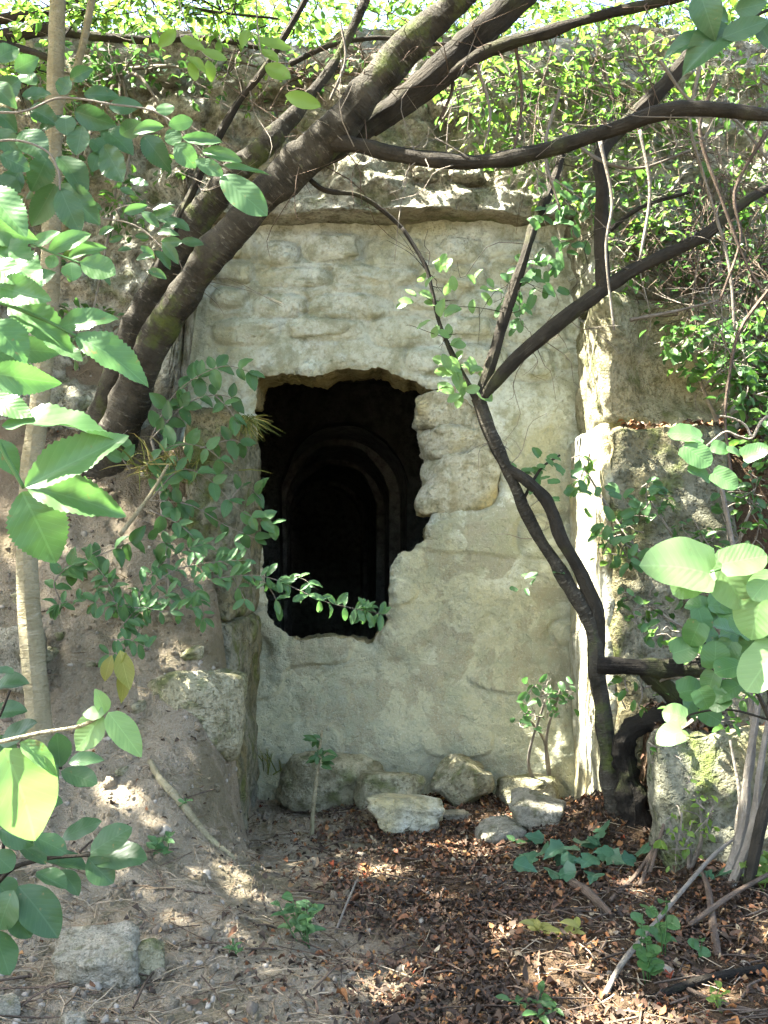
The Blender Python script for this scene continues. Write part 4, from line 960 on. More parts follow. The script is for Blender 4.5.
px_twig(br, [(-30, 748), (0, 742), (40, 733), (80, 726), (104, 714)], 1.0, 0.0022, BARK_PALE)
leaves_px(br, [(4, 748, 42, 845, 66), (105, 714, 96, 689, 15), (103, 715, 74, 751, 30), (108, 712, 142, 756, 26), (104, 714, 82, 712, 16), (20, 742, 62, 772, 20)], 1.0, 'ovate', L_PALE, 0.7, 0.12, 0.01)

# right: pale round leaves near the lens, darker ones behind
br = thing('round_leaf_branch', P(800, 600, 1.1), 'near cluster of pale heart-shaped leaves at the right edge', 'branch')
px_twig(br, [(810, 560), (770, 572), (740, 565), (710, 572)], 1.1, 0.002, L_BRIGHT); px_twig(br, [(810, 620), (775, 600), (760, 590)], 1.1, 0.002, L_BRIGHT); px_twig(br, [(820, 640), (776, 648)], 1.1, 0.002, L_BRIGHT)
leaves_px(br, [(710, 574, 648, 556, 56), (708, 568, 672, 594, 34), (722, 564, 768, 553, 32), (712, 558, 746, 606, 46), (764, 592, 750, 634, 44), (778, 646, 746, 690, 42), (774, 574, 752, 600, 26)], 1.1, 'round', L_PALE, 0.6, 0.12, 0.02)
br = thing('round_leaf_branch', P(790, 420, 1.5), 'bare angular grey twig with round mid-green leaves beside the stone pier', 'branch')
px_twig(br, [(800, 405), (765, 418), (752, 438), (738, 436), (725, 432), (708, 445)], 1.5, 0.0025, BARK_GREY); px_twig(br, [(752, 438), (745, 425), (732, 418), (720, 416)], 1.5, 0.002, BARK_GREY); px_twig(br, [(708, 445), (700, 455), (712, 474)], 1.5, 0.0018, BARK_GREY)
leaves_px(br, [(701, 438, 671, 428, 25), (684, 446, 712, 463, 26), (711, 446, 729, 450, 14), (727, 450, 742, 452, 12), (743, 457, 769, 446, 20), (688, 470, 713, 478, 15), (713, 473, 738, 487, 21)], 1.5, 'round', L_BRIGHT, 0.7, 0.15, 0.02)
br = thing('round_leaf_shrub', np.array([*P(800, 900, 1.75)[:2], 0.02]), 'dense cluster of darker round leaves under the pale heart-shaped leaves', 'shrub')
V, fs, uv = tube(np.array([wloc(br), P(810, 840, 1.75), P(770, 720, 1.7), P(740, 670, 1.7), P(700, 640, 1.7)]), [.006, .004, .002], 7); part('stem', V, fs, BARK_DARK, br, uv=uv)
px_twig(br, [(770, 720), (730, 710), (690, 715), (670, 735)], 1.7, 0.002, BARK_DARK)
for k, (a, b2) in enumerate([(265, 605), (255, 685), (230, 725), (290, 685), (345, 670), (340, 735), (345, 780), (385, 660), (410, 700), (250, 835), (300, 815), (340, 840), (245, 885), (300, 905), (395, 800), (430, 640), (320, 870), (370, 760), (300, 640), (360, 620), (410, 600), (430, 740), (420, 790), (330, 610), (390, 720), (275, 650), (310, 740), (400, 850), (435, 690), (360, 700), (280, 860)]):
    x0, y0_ = 600 + a / 2.696, 380 + b2 / 2.696; an = rng.uniform(0, 6.28); L = rng.uniform(20, 29)
    leaves_px(br, [(x0 - math.cos(an) * L / 2, y0_ - math.sin(an) * L / 2, x0 + math.cos(an) * L / 2, y0_ + math.sin(an) * L / 2, L * 0.92)], 1.72, 'round', L_ROUND, 0.8, 0.4, 0.12)
leaves_px(br, [(686, 718, 664, 710, 22), (682, 732, 658, 738, 24)], 1.62, 'round', L_PALE, 0.7, 0.2, 0.02)
br = thing('leafy_branch', P(800, 20, 1.5), 'big blue-green leaves hanging in at the top right corner', 'branch')
px_twig(br, [(810, 0), (768, 10), (730, 30), (704, 36)], 1.5, 0.003, BARK_DARK)
leaves_px(br, [(700, -6, 714, 32, 30), (706, 38, 666, 47, 22), (732, 28, 684, 62, 36), (722, 38, 770, 18, 22), (735, 10, 768, 2, 20), (712, 12, 730, 20, 16), (760, 25, 775, 50, 20)], 1.5, 'ovate', L_BLUE, 0.5, 0.2, 0.03)
br = thing('leafy_branch', P(180, -30, 2.6), 'hanging bright green leaves at the top, left of the leaning trunk', 'branch')
px_twig(br, [(170, -30), (185, 20), (200, 50), (215, 62)], 2.6, 0.002, BARK_GREY); px_twig(br, [(255, -30), (258, 30), (265, 60), (290, 80)], 2.6, 0.002, BARK_GREY)
leaves_px(br, [(180, 38, 205, 50, 11), (200, 50, 226, 58, 10), (186, 58, 206, 68, 10), (190, 62, 196, 80, 11), (208, 60, 212, 80, 11), (265, 66, 292, 80, 16), (256, 40, 292, 46, 12), (262, 50, 278, 64, 12), (285, 95, 318, 105, 15), (176, 30, 160, 45, 12), (250, 30, 240, 45, 12)], 2.6, 'oval', L_LIME, 0.4, 0.2)

# ------------------------------------------------------------------ shrubs on the left bank and beside the opening
def spray(parent, lst, Y, step, size, kind, mat, asp=0.45, opp=True, r=0.003, up=0.9, jit=0.3, fan=0.9):
    """a twig through picture points with leaves set along both sides; lst of (px, py) at depth Y (scalar or pair)"""
    Ya, Yb = (Y, Y) if np.isscalar(Y) else Y
    pts = pxpath([(a, b2, Ya + (Yb - Ya) * k / max(1, len(lst) - 1)) for k, (a, b2) in enumerate(lst)])
    V, fs, uv = tube(pts, [r, r * 0.4], 5, None); tw_ = part('twig', V, fs, BARK_GREY, parent, uv=uv)
    px = catmull(np.array([(a, b2, 0) for a, b2 in lst], float), 200)[:, :2]; w = catmull(pts, 200)
    L = np.concatenate([[0], np.cumsum(np.linalg.norm(np.diff(px, axis=0), axis=1))])
    s = step
    while s < L[-1]:
        k = min(198, int(np.searchsorted(L, s))); d = px[min(199, k + 3)] - px[max(0, k - 3)]; d = d / (np.linalg.norm(d) + 1e-9)
        for sd in ((-1, 1) if opp else (rng.choice([-1, 1]),)):
            if rng.random() < 0.12: continue
            nn = np.array([-d[1], d[0]]) * sd; dirp = d * rng.uniform(-0.2, 1.0) + nn * rng.uniform(0.3, 1.0) * fan + rng.normal(0, 0.25, 2)
            dirp /= np.linalg.norm(dirp); ll = size * rng.uniform(0.75, 1.2)
            y = w[k][1]; b0 = w[k]; t0 = P(px[k][0] + dirp[0] * ll, px[k][1] + dirp[1] * ll, y + rng.uniform(-.5, .5) * ll * y / F)
            put_leaf(tw_, b0, t0, ll * asp * y / F, kind, mat, up, jit)
        s += step * rng.choice([0.25, 1.0, 1.5]) * rng.uniform(0.75, 1.25)

b0 = G(125, 610, 3.5, 6)
pv = thing('privet_shrub', b0, 'small-leaved shrub on the bank whose spray reaches across the dark opening', 'shrub')
for lst, Y in [([(125, 625), (160, 598), (200, 582), (262, 576), (320, 600), (352, 608), (390, 616)], (4.7, 5.0)), ([(125, 620), (150, 590), (175, 570), (215, 562), (250, 560)], (4.7, 4.9)), ([(120, 628), (140, 608), (165, 612), (200, 606)], 4.7), ([(110, 640), (130, 640), (152, 650)], 4.65),
               ([(125, 625), (150, 575), (190, 548), (235, 542)], (4.75, 4.95)), ([(120, 620), (112, 590), (95, 565), (75, 555)], 4.7), ([(190, 585), (200, 600), (205, 622)], 4.75), ([(230, 570), (240, 590), (246, 602)], 4.85), ([(140, 625), (135, 640), (118, 652), (105, 655)], 4.7), ([(260, 576), (272, 592), (278, 605)], 4.92), ([(280, 582), (300, 578), (318, 590)], 4.95), ([(140, 608), (110, 605), (80, 600), (55, 605)], 4.7)]:
    spray(pv, lst, Y, 7.5, 15, 'oval', L_MID, 0.42)
for a in [(112, 655, 104, 682, 12), (120, 650, 130, 690, 18), (126, 652, 122, 705, 14)]:
    leaves_px(pv, [a], 4.6, 'lance', L_YELLOW, 0.2, 0.2)
hb = thing('hazel_shrub', G(170, 600, 3.5, 6), 'broad-leaved shrub covering the side wall left of the opening', 'shrub')
for lst, Y in [([(150, 440), (170, 400), (195, 378), (225, 366), (250, 372)], (5.2, 5.05)), ([(150, 440), (185, 405), (215, 395), (240, 400)], 5.1), ([(140, 470), (172, 446), (205, 448), (232, 470)], 5.05), ([(150, 500), (180, 470), (210, 480), (240, 510), (272, 524)], 5.05), ([(150, 500), (190, 505), (225, 525), (255, 538)], 5.05),
               ([(60, 575), (100, 555), (140, 540), (175, 545)], 4.8), ([(150, 510), (180, 525), (205, 548), (225, 556)], 5.0), ([(130, 470), (115, 445), (128, 430)], 5.1), ([(172, 446), (178, 462), (172, 480)], 5.1), ([(60, 600), (55, 580), (80, 560), (110, 545)], 4.75), ([(200, 448), (230, 440), (245, 445)], 5.08), ([(215, 395), (230, 410), (238, 425)], 5.07), ([(230, 500), (245, 485), (262, 500)], 5.1)]:
    spray(hb, lst, Y, 12.5, 18, 'ovate', L_MID if rng.random() < 0.6 else L_DARK, 0.62, True, 0.004)
limb('stem', [(172, 610, 5.0), (165, 540, 5.08), (160, 480, 5.14), (152, 440, 5.2)], [3, 3, 2.5, 2], BARK_GREY, hb, 6)
limb('stem', [(120, 535, 4.75), (150, 495, 4.85), (168, 465, 4.9)], [2.2, 2, 1.5], BARK_PALE, hb, 6)
# moss-like ground cover and dry grass tuft
def tuft(name, label, cat, at, n, L, spread, mat, parent=None, lean=(0, 0, 0), wid=0.0035, seed=0):
    r = np.random.default_rng(seed); Vs, Fs = [], []
    for k in range(n):
        b_ = at + r.normal(0, spread, 3) * [1, 1, 0.3]; d = np.array([0, 0, 1.0]) + r.normal(0, 0.45, 3) + np.array(lean); d /= np.linalg.norm(d); l = L * r.uniform(0.5, 1.1)
        s = np.cross(d, r.normal(0, 1, 3)); s = s / np.linalg.norm(s) * wid; dr = np.array([d[0], d[1], -0.5]) * 0.35
        c = [b_, b_ + d * l * .5, b_ + d * l * .85 + dr * l * .35, b_ + d * l + dr * l]
        o = len(Vs); Vs += [c[0] - s, c[0] + s, c[1] - s * .9, c[1] + s * .9, c[2] - s * .6, c[2] + s * .6, c[3] - s * .1, c[3] + s * .1]
        Fs += [[o, o + 1, o + 3, o + 2], [o + 2, o + 3, o + 5, o + 4], [o + 4, o + 5, o + 7, o + 6]]
    rn = np.repeat(r.random(n), 8)
    if parent is not None: return part(name, np.array(Vs), np.array(Fs), mat, parent, rnd=rn)
    o = part(name, np.array(Vs) - at, np.array(Fs), mat, None, rnd=rn); o.location = at
    return tag(o, label, cat)
tuft('grass_tuft', 'dry yellow-green grass tuft hanging at the top left corner of the opening', 'grass', P(246, 418, 5.2), 110, 0.12, 0.03, GRASS, None, (0.25, -0.3, -1.6), 0.0025, 4)
tuft('grass_tuft', 'small fern-like tuft at the foot of the side wall', 'grass', G(272, 772), 26, 0.2, 0.03, GRASS, None, (0.1, -0.2, 0.3), 0.004, 5)
tuft('grass_tuft', 'mossy grass tuft under the leaning tree on the bank', 'grass', P(170, 470, 5.2), 160, 0.16, 0.09, GRASS, None, (0, -0.4, -0.8), 0.003, 6)

# ------------------------------------------------------------------ shrubs on the right and on the hill
def shrub(name, label, root, blobs, mat, size, per_m, seed, twmat=BARK_GREY, tmpl=SMALL, stems=True, carve=False, mats=None):
    """root: world point; blobs: (px, py, Y, rx, ry, rz, twigs)"""
    r = np.random.default_rng(seed); t = thing(name, root, label, 'shrub'); curves, tw = [], []
    for (px, py, Y, rx, ry, rz, nt_) in blobs:
        c = P(px, py, Y)
        if stems:
            m1 = root + (c - root) * 0.5 + r.normal(0, 0.10, 3) * min(0.8, np.linalg.norm(c - root))
            V, fs, uv = tube(np.array([root, m1, c]), [0.014, 0.009, 0.005], 6, 14, 0.1, seed); part('stem', V, fs, twmat, t, uv=uv)
        for k in range(nt_):
            d = r.normal(0, 1, 3); d /= np.linalg.norm(d); e = c + d * np.array([rx, ry, rz]) * r.uniform(0.6, 1.0)
            a = c + d * np.array([rx, ry, rz]) * r.uniform(0.0, 0.35) + r.normal(0, 0.04, 3)
            L = np.linalg.norm(e - a)
            cv = np.array([a, a + (e - a) * 0.4 + r.normal(0, 0.06 * L, 3), a + (e - a) * 0.75 + r.normal(0, 0.08 * L, 3), e - [0, 0, 0.12 * L]])
            curves.append(cv); tw.append(tube(cv, [0.0042, 0.0016], 4, 7, 0, 0, False))
    V, fs, uv = merge(tw); part('twigs', V, fs, twmat, t, kind='stuff', uv=uv)
    if per_m:
        data = leafy(curves, per_m, size, seed + 1, tmpl)
        if mats is None: foliage_part(t, data, mat, tmpl)
        else:
            sel = r.random(len(data[0])) < mats[1]
            foliage_part(t, data, mat, tmpl, mask=~sel); foliage_part(t, data, mats[0], tmpl, mask=sel)
    return t
# behind and above the forked tree
shrub('thicket', 'sunlit thicket of small leaves hanging over the rock ledge, top centre right', P(560, 60, 6.3), [(480, 90, 5.7, .35, .3, .3, 26), (540, 70, 5.8, .4, .3, .35, 34), (600, 60, 5.9, .4, .3, .35, 34), (520, 140, 5.7, .3, .25, .3, 22), (590, 130, 5.8, .35, .25, .3, 30), (650, 110, 5.9, .4, .3, .35, 34), (560, 185, 5.7, .25, .2, .25, 16), (470, 40, 6.1, .4, .4, .3, 26)],
      L_SHRUB, (0.018, 0.08), 30, 100, mats=(L_LIME, 0.45))
shrub('thicket', 'dense green thicket with bare twigs hanging at the upper right edge', P(740, 150, 6.4), [(700, 60, 5.8, .4, .3, .4, 34), (750, 90, 5.7, .35, .3, .4, 30), (700, 170, 5.9, .4, .3, .4, 32), (760, 200, 5.8, .35, .3, .4, 28), (640, 200, 5.7, .3, .25, .3, 40), (660, 240, 5.6, .25, .2, .3, 34), (600, 190, 5.65, .22, .15, .25, 26), (620, 260, 5.5, .2, .12, .2, 16), (720, 250, 5.7, .3, .2, .3, 30), (760, 300, 5.6, .25, .2, .3, 26)],
      L_SHRUB, (0.018, 0.08), 24, 110, mats=(L_LIME, 0.25))
shrub('thicket', 'bare grey twig tangle filling the gap right of the stone pier', P(720, 400, 6.2), [(700, 240, 5.7, .4, .3, .45, 80), (750, 270, 5.6, .4, .3, .45, 80), (690, 300, 5.6, .35, .25, .35, 60), (750, 360, 5.6, .4, .3, .4, 60), (640, 250, 5.65, .3, .15, .3, 40)],
      L_DARK, (0.03, 0.05), 9, 120, DEADWOOD)
shrub('bush', 'green bush growing on top of the stone pier at the right', P(720, 425, 5.5), [(690, 345, 5.35, .22, .18, .16, 18), (725, 370, 5.3, .25, .2, .22, 24), (755, 390, 5.25, .22, .2, .25, 22), (740, 330, 5.4, .22, .18, .2, 18), (765, 440, 5.2, .18, .2, .25, 16)],
      L_DARK, (0.05, 0.085), 34, 130, mats=(L_SHRUB, 0.4), tmpl=SMALL2)
shrub('bush', 'low leafy bush between the stone pier and the dark log', P(730, 640, 4.95), [(700, 560, 5.0, .2, .15, .25, 16), (740, 560, 4.95, .2, .15, .3, 18), (650, 500, 5.05, .16, .08, .12, 10), (620, 540, 5.08, .16, .08, .14, 10), (640, 600, 4.95, .2, .12, .16, 12), (585, 470, 5.3, .08, .1, .12, 5), (755, 500, 5.0, .2, .15, .2, 14)],
      L_DARK, (0.04, 0.07), 30, 140, mats=(L_SHRUB, 0.35), tmpl=SMALL2)
shrub('bush', 'leafy shoots hanging around the log and bent stump', P(720, 690, 4.6), [(690, 640, 4.6, .18, .1, .12, 10), (720, 700, 4.5, .18, .12, .14, 12), (640, 690, 4.72, .14, .08, .12, 6), (665, 740, 4.55, .14, .08, .12, 7)], L_SHRUB, (0.035, 0.06), 26, 150, tmpl=SMALL2)
shrub('seedling_bush', 'thin green shoots growing in front of the low slab', G(690, 870), [(700, 800, 4.35, .1, .08, .18, 8), (680, 830, 4.35, .1, .08, .12, 6)], L_LIME, (0.03, 0.05), 34, 155, tmpl=SMALL)
shrub('bush', 'sprawling leafy shoot at the wall foot left of the forked tree', G(552, 800), [(545, 700, 5.6, .14, .08, .12, 10), (525, 715, 5.65, .08, .08, .1, 5), (560, 690, 5.55, .08, .06, .08, 4)], L_MID, (0.04, 0.065), 30, 160, tmpl=SMALL2)
# on the rock face and hill top
shrub('hanging_ivy', 'leafy creeper trailing over the brown rock at the upper left', P(120, 70, 6.2), [(60, 70, 5.9, .4, .25, .3, 24), (130, 60, 6.0, .4, .25, .25, 22), (200, 70, 6.0, .3, .2, .2, 10), (90, 130, 5.8, .3, .2, .25, 22), (30, 170, 5.7, .3, .2, .35, 22), (40, 290, 5.6, .25, .15, .3, 20), (120, 200, 5.75, .25, .1, .3, 18), (180, 150, 5.8, .2, .12, .25, 12), (90, 330, 5.6, .2, .1, .2, 10)], L_DARK, (0.04, 0.07), 30, 170, mats=(L_SHRUB, 0.35))
for k, (px, py, Y, lab) in enumerate([(30, 20, 8.0, 'sunlit bush on the hill at the far left of the skyline'), (150, 15, 8.6, 'sunlit bush on the hill, second from the left of the skyline'), (270, 25, 8.2, 'sunlit bush on the skyline behind the thin upright branches'), (390, 10, 8.8, 'sunlit bush on the skyline behind the leaning trunk'), (500, 10, 8.3, 'sunlit bush on the skyline right of the leaning trunk'),
                                     (620, 0, 8.5, 'sunlit bush on the skyline above the thicket'), (740, 10, 8.2, 'sunlit bush on the skyline at the far right')]):
    c = P(px, py, Y); root = np.array([c[0], c[1], hz(c[0], c[1])])
    shrub('skyline_bush', lab, root, [(px + dx, py + dy, Y + dz_, .6, .5, .4, 26) for dx, dy, dz_ in ((-40, 10, 0), (40, 15, .1), (0, -30, .2), (-20, 40, -.6), (35, 45, -.7))], L_SHRUB, (0.04, 0.11), 22, 200 + 5 * k, BARK_DARK, mats=(L_LIME, 0.45))
shrub('hanging_ivy', 'dry creeper and rootlets hanging from the rock rim behind the leaning trunk', P(330, 70, 6.25), [(230, 60, 6.05, .35, .2, .18, 24), (300, 70, 6.05, .35, .2, .2, 26), (360, 60, 6.05, .3, .2, .2, 20), (430, 80, 6.05, .3, .2, .2, 20), (270, 110, 6.0, .25, .12, .2, 12)], L_DARK, (0.03, 0.06), 16, 180, DEADWOOD, mats=(L_LIME, 0.4))
shrub('overhanging_branch', 'loose leafy branch hanging over the rock rim at the top left', P(120, -20, 5.4), [(60, 10, 5.2, .35, .3, .2, 22), (140, 5, 5.2, .35, .3, .2, 22), (220, 10, 5.3, .3, .3, .2, 18), (290, 20, 5.3, .3, .3, .18, 14), (30, 80, 5.3, .25, .2, .25, 14)], L_SHRUB, (0.03, 0.075), 46, 190, BARK_DARK, mats=(L_LIME, 0.5))
# bare hanging twigs over the right half
hang = thing('hanging_twigs', P(640, -20, 4.9), 'bare pale twigs hanging down from the top across the right half', 'twigs')
for k, lst in enumerate([[(716, 80, 4.6), (700, 130, 4.6), (722, 200, 4.6), (745, 260, 4.6), (768, 300, 4.6)], [(694, -10, 4.7), (700, 60, 4.7), (690, 120, 4.7), (705, 180, 4.7), (728, 260, 4.7), (735, 330, 4.7)], [(560, 90, 4.8), (545, 150, 4.8), (560, 210, 4.8)], [(515, 40, 4.8), (522, 100, 4.8), (512, 160, 4.8)],
                         [(600, 140, 4.7), (612, 200, 4.7), (606, 250, 4.7), (614, 330, 4.7)], [(640, 130, 4.7), (650, 190, 4.7), (640, 260, 4.7)], [(768, 130, 4.6), (735, 190, 4.6), (740, 240, 4.6), (720, 300, 4.6)], [(475, 60, 4.8), (490, 110, 4.8), (484, 150, 4.8)], [(660, 60, 4.7), (690, 100, 4.7), (735, 120, 4.7), (768, 160, 4.7)],
                         [(768, 290, 4.6), (740, 330, 4.6), (730, 370, 4.6), (725, 420, 4.6), (732, 480, 4.6)], [(630, 320, 4.9), (680, 310, 4.9), (720, 300, 4.9)], [(560, 130, 4.8), (600, 160, 4.8), (640, 168, 4.8), (690, 150, 4.8)], [(420, 40, 4.9), (452, 80, 4.9), (440, 120, 4.9)], [(330, 100, 5.0), (345, 60, 5.0), (340, 20, 5.0)]]):
    limb('twig', lst, [2.2, 1.8, 1.4], BARK_GREY if k % 3 else DEADWOOD, hang, 5, 0.1, 400 + k)

for k, (lst, n, L) in enumerate([([(560, 60, 5.0), (640, 120, 5.0), (720, 180, 5.0), (765, 260, 5.0)], 46, .45), ([(700, 20, 4.9), (720, 140, 4.9), (700, 260, 5.0), (740, 380, 4.9)], 46, .4), ([(620, 200, 5.1), (680, 260, 5.1), (750, 320, 5.1)], 34, .35), ([(450, 40, 5.2), (520, 110, 5.2), (580, 190, 5.2)], 26, .35)]):
    side_twigs(hang, lst, n, L, 640 + k, BARK_GREY if k % 2 else DEADWOOD, 0.0026)
# ------------------------------------------------------------------ little plants on the ground
def seedling(name, label, px, py, stems, leafsize, h, kind, mat, spread=0.05, asp=0.45, nl=7, seed=0):
    at = G(px, py); t = thing(name, at, label, 'plant'); r = np.random.default_rng(seed)
    for k in range(stems):
        e = at + np.array([r.normal(0, spread), r.normal(0, spread), h * r.uniform(0.6, 1.1)]); b_ = at + np.array([r.normal(0, spread * .3), r.normal(0, spread * .3), -0.01])
        V, fs, uv = tube(np.array([b_, (b_ + e) / 2 + r.normal(0, 0.01, 3), e]), [0.003, 0.0015], 5, 6); part('stem', V, fs, mat, t, uv=uv)
        for j in range(nl):
            p_ = b_ + (e - b_) * (0.25 + 0.75 * (j + 0.5) / nl); a = j * 2.4 + r.uniform(0, 1); L = leafsize * r.uniform(0.7, 1.15)
            d = np.array([math.cos(a), math.sin(a), r.uniform(0.0, 0.6)]); put_leaf(t, p_, p_ + d / np.linalg.norm(d) * L, L * asp, kind, mat, 1.0, 0.3)
    return t
seedling('seedling', 'small bushy green seedling on bare soil at the bottom centre', 306, 946, 6, 0.055, 0.20, 'oval', L_MID, 0.045, 0.45, 8, 1)
seedling('seedling', 'tiny two-leaved seedling left of centre on the earth slope', 158, 862, 3, 0.06, 0.09, 'ovate', L_MID, 0.05, 0.55, 4, 2)
seedling('seedling', 'tiny sprout beside the root on the bank', 180, 806, 2, 0.035, 0.03, 'oval', L_MID, 0.02, 0.5, 3, 3)
seedling('seedling', 'tiny green sprout right of the mossy stone, bottom left', 237, 958, 2, 0.04, 0.05, 'lance', L_MID, 0.02, 0.3, 4, 4)
seedling('seedling', 'round-leaved sprig rising from litter in front of the long curved stick', 650, 985, 3, 0.045, 0.20, 'round', L_ROUND, 0.03, 0.9, 5, 5)
seedling('seedling', 'round-leaved sprig, taller one near the long curved stick', 664, 958, 2, 0.05, 0.20, 'round', L_ROUND, 0.03, 0.9, 5, 15)
seedling('seedling', 'single little sprig right of the round-leaved sprigs', 698, 962, 1, 0.04, 0.09, 'round', L_ROUND, 0.01, 0.9, 3, 6)
seedling('seedling', 'yellow-green sprout at the bottom right edge', 722, 1012, 2, 0.04, 0.07, 'oval', L_LIME, 0.02, 0.5, 4, 7)
seedling('seedling', 'bright leafy sprig under the bare stems at the right edge', 762, 888, 4, 0.06, 0.16, 'ovate', L_LIME, 0.06, 0.6, 5, 8)
seedling('seedling', 'pale yellow flat weed in the middle of the litter', 548, 938, 3, 0.07, 0.03, 'lance', L_YELLOW, 0.05, 0.4, 5, 9)
seedling('seedling', 'lone small green leaf cluster by the stone pair', 517, 850, 1, 0.05, 0.05, 'ovate', L_MID, 0.01, 0.6, 2, 10)
seedling('seedling', 'low green weed at the bottom edge right of centre', 545, 1015, 4, 0.05, 0.05, 'oval', L_DARK, 0.06, 0.4, 5, 11)
# dry sapling stalk with a green tuft
at = G(313, 838); st = thing('sapling_stalk', at, 'thin upright pale stalk with feathery green leaves before the leaning slab', 'plant')
V, fs, uv = tube(pxpath([(312, 842, at[1]), (313, 810, at[1]), (317, 775, at[1]), (322, 730, at[1])]), [0.010, 0.011, 0.009, 0.006], 8, 14, 0.1, 3); part('stem', V, fs, BARK_PALE, st, uv=uv)
for k in range(24):
    a = rng.uniform(0, 6.28); x0, y0_ = 319 + rng.uniform(-4, 4), rng.uniform(738, 768); L = rng.uniform(9, 17)
    leaves_px(st, [(x0, y0_, x0 + math.cos(a) * L, y0_ + math.sin(a) * L * .7, L * .35)], at[1], 'lance', L_DARK, 0.8, 0.4, 0.03)
# ivy on the litter
iv = thing('ivy_patch', G(565, 880), 'patch of blue-green ivy leaves on the litter below the stone pair', 'ivy')
ivs = [G(px, py) + [0, 0, 0.02] for px, py in ((522, 872), (545, 880), (570, 872), (595, 878), (622, 868))]
V, fs, uv = tube(np.array(ivs), [.003, .002], 5, 20, 0.1); part('stem', V, fs, BARK_DARK, iv, uv=uv)
for k in range(30):
    px, py = rng.normal(568, 30), rng.normal(868, 10); px = min(max(px, 515), 624)
    p_ = G(px, py) + [0, 0, rng.uniform(0.03, 0.09)]; a = rng.uniform(0, 6.28); L = rng.uniform(0.07, 0.11)
    put_leaf(iv, p_, p_ + np.array([math.cos(a), math.sin(a), rng.uniform(-.3, .2)]) * L, L * 0.95, 'ivy', L_IVY, 1.0, 0.3)
for k, (px, py) in enumerate([(700, 885), (720, 880), (640, 860), (665, 852)]):
    p_ = G(px, py) + [0, 0, 0.03]; put_leaf(iv, p_, p_ + np.array([0.03, -0.08, 0.02]), 0.09, 'ivy', L_IVY, 1.0, 0.3)

# ------------------------------------------------------------------ leaf litter, straw and pebbles
def ground_pts(n, fx, seed, ylim=(2.6, 6.15), xlim=(-1.9, 2.0)):
    r = np.random.default_rng(seed); out = []
    p = np.column_stack([r.uniform(*xlim, n * 6), r.uniform(*ylim, n * 6)])
    p = p[r.random(len(p)) < fx(p[:, 0], p[:, 1])][:n]
    return np.column_stack([p, gh(p[:, 0], p[:, 1])]), r
def litter_density(x, y):
    q = np.column_stack([x, y, x * 0]); e = x + 0.35 * fbm(q * 1.6, 3, 7)
    d = sstep(-0.55, 0.35, e + 0.12 * (y - 4)) * 0.95 + 0.03
    return d * (0.25 + 0.75 * sstep(-0.35, 0.3, fbm(q * 3.4, 3, 9))) * np.where(x < -0.6, 0.6, 1)
p, r = ground_pts(56000, litter_density, 301)
n = len(p); p[:, 2] += r.uniform(0.0, 0.022, n)
pn = fbm(p * np.array([2.2, 2.2, 0]), 3, 17); rn = np.clip(r.beta(1.15, 1.7, n) + 0.15 * pn, 0, 1)
nr = np.column_stack([r.normal(0, .3, n), r.normal(0, .3, n), np.ones(n)]); yd = np.column_stack([r.normal(0, 1, n), r.normal(0, 1, n), r.normal(0, .2, n)])
Ls = 0.006 + 0.028 * r.random(n) ** 1.8; Ls = Ls * np.where(r.random(n) < 0.10, 1.6, 1); Ls = np.minimum(Ls, 0.06)
wd = Ls * r.uniform(0.3, 0.8, n); it = []; sel = r.integers(0, 3, n); off = 0; VV, FF, UU, RR = [], [], [], []
for k, tm in enumerate((DEAD, leaf_template('ovate', 12, 4, 0.6, 0.5, True), leaf_template('lance', 14, 4, 0.15, -0.5, True))):
    m_ = sel == k; V, f, uv, rr = scatter_mesh(p[m_], yd[m_], nr[m_], Ls[m_], wd[m_], tm, rn[m_]); VV.append(V); FF.append(f + off); UU.append(uv); RR.append(rr); off += len(V)
V, f, uv, rr = np.vstack(VV), np.vstack(FF), np.vstack(UU), np.concatenate(RR)
o = part('leaf_litter', V, f, LITTER, None, uv=uv, rnd=rr); tag(o, 'brown and orange dead leaves strewn over the ground', 'leaf litter', kind='stuff')
# litter lying on the ledges at the right
q = np.column_stack([r.uniform(1.2, 2.4, 1500), r.uniform(4.6, 5.9, 1500)]); zz = np.maximum(gh(q[:, 0], q[:, 1]), np.where((q[:, 0] < 1.74) & (q[:, 1] > 5.22), 2.03, -1)); zz = np.maximum(zz, np.where((q[:, 1] < 4.72) & (q[:, 1] > 4.52), 0.6, -1))
n = 1500; pl = np.column_stack([q, zz + r.uniform(.005, .02, n)]); pl = pl[~((q[:, 0] < 1.9) & (q[:, 1] > 5.55))]; n = len(pl)
Ls = r.uniform(0.025, 0.06, n)
V, f, uv, rr = scatter_mesh(pl, np.column_stack([r.normal(0, 1, n), r.normal(0, 1, n), r.normal(0, .2, n)]), np.column_stack([r.normal(0, .4, n), r.normal(0, .4, n), np.ones(n)]), Ls, Ls * .55, DEAD, np.clip(r.beta(1.8, 1.4, n), 0, 1))
o = part('leaf_litter', V, f, LITTER, None, uv=uv, rnd=rr); tag(o, 'dead leaves gathered on the stone ledges at the right', 'leaf litter', kind='stuff')
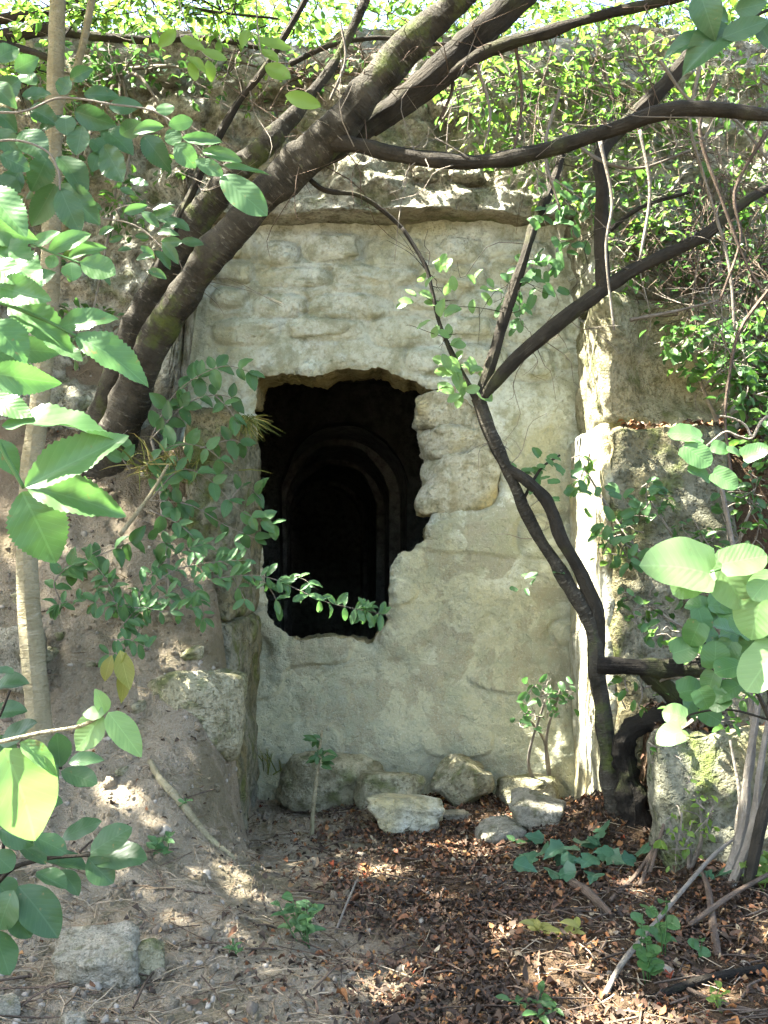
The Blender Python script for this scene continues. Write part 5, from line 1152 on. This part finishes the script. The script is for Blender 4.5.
# straw and thin twigs
def sticks(n, fx, seed, L, rad, name, label, mat, lo=0.0, hi=0.012):
    p, r = ground_pts(n, fx, seed); n = len(p); a = r.uniform(0, 6.28, n); ll = r.uniform(*L, n)
    e = p[:, :2] + np.column_stack([np.cos(a), np.sin(a)]) * ll[:, None]; z1 = gh(e[:, 0], e[:, 1]); lift = r.uniform(lo, hi, n)
    A = p + np.column_stack([np.zeros((n, 2)), lift]); B = np.column_stack([e, np.clip(z1, p[:, 2] - .1, p[:, 2] + .1) + r.uniform(lo, hi, n) * 1.5]); C = (A + B) / 2 + np.column_stack([r.normal(0, .006, (n, 2)), np.abs(r.normal(0, .006, n))])
    ok = np.abs(A[:, 2] - B[:, 2]) < 0.05; A, B, C = A[ok], B[ok], C[ok]; n = len(A)
    d = B - A; d /= np.linalg.norm(d, axis=1)[:, None]; s = np.cross(d, [0, 0, 1.0]); u = np.cross(s, d); rr_ = r.uniform(*rad, n)[:, None]
    V = np.stack([c + w for c in (A, C, B) for w in (s * rr_, -s * rr_ * .5 + u * rr_ * .86, -s * rr_ * .5 - u * rr_ * .86)], 1).reshape(-1, 3)
    o = (np.arange(n) * 9)[:, None, None]; f = np.array([[0, 1, 4, 3], [1, 2, 5, 4], [2, 0, 3, 5], [3, 4, 7, 6], [4, 5, 8, 7], [5, 3, 6, 8]])
    ob = part(name, V, (f[None] + o).reshape(-1, 4), mat, None, rnd=np.repeat(r.random(n), 9)); return tag(ob, label, name.replace('_', ' '), kind='stuff')
sticks(3600, lambda x, y: 0.2 + 0.35 * sstep(0.6, -0.4, x) * sstep(4.6, 3.4, y) + 0.25 * sstep(0, 1, x) + 0.2 * (x < -0.6), 310, (0.03, 0.16), (0.0009, 0.0024), 'straw', 'dry straw and thin stalks scattered on the soil', STRAW)
sticks(800, lambda x, y: 0.2 + 0.4 * sstep(0, 1, x), 311, (0.10, 0.34), (0.002, 0.005), 'small_twigs', 'thin dead twigs scattered through the litter', DEADWOOD, 0.0, 0.02)
# pebbles
p, r = ground_pts(1500, lambda x, y: 0.06 + 0.6 * sstep(4.2, 3.0, y) * sstep(0.5, -0.3, x) + 0.22 * (x < -0.5), 320)
n = len(p); d, f = ICO[2]; ss = r.uniform(0.004, 0.013, n) * np.where(r.random(n) < 0.07, 2.0, 1)
Vp = p[:, None] + (d[None] * (1 + 0.28 * r.normal(0, 1, (n, len(d), 1)) * 0.5)) * ss[:, None, None] * r.uniform(0.6, 1.3, (n, 1, 3))
o = part('pebbles', Vp.reshape(-1, 3), (f[None] + (np.arange(n) * len(d))[:, None, None]).reshape(-1, 3), PEBBLE, None, rnd=np.repeat(r.random(n), len(d))); tag(o, 'small pale pebbles scattered on the soil at the lower left', 'pebbles', kind='stuff')

p, r = ground_pts(5200, lambda x, y: 0.8 * sstep(-0.1, -0.6, x) + 0.12, 330)
n = len(p); ss = r.uniform(0.004, 0.012, n) * np.where(r.random(n) < 0.08, 2.2, 1)
Vp = p[:, None] + (d[None] * (1 + 0.16 * r.normal(0, 1, (n, len(d), 1)))) * ss[:, None, None] * r.uniform(0.6, 1.3, (n, 1, 3))
o = part('soil_clods', Vp.reshape(-1, 3), (f[None] + (np.arange(n) * len(d))[:, None, None]).reshape(-1, 3), SOIL, None); tag(o, 'crumbs and clods of brown earth on the bank', 'soil', kind='stuff')
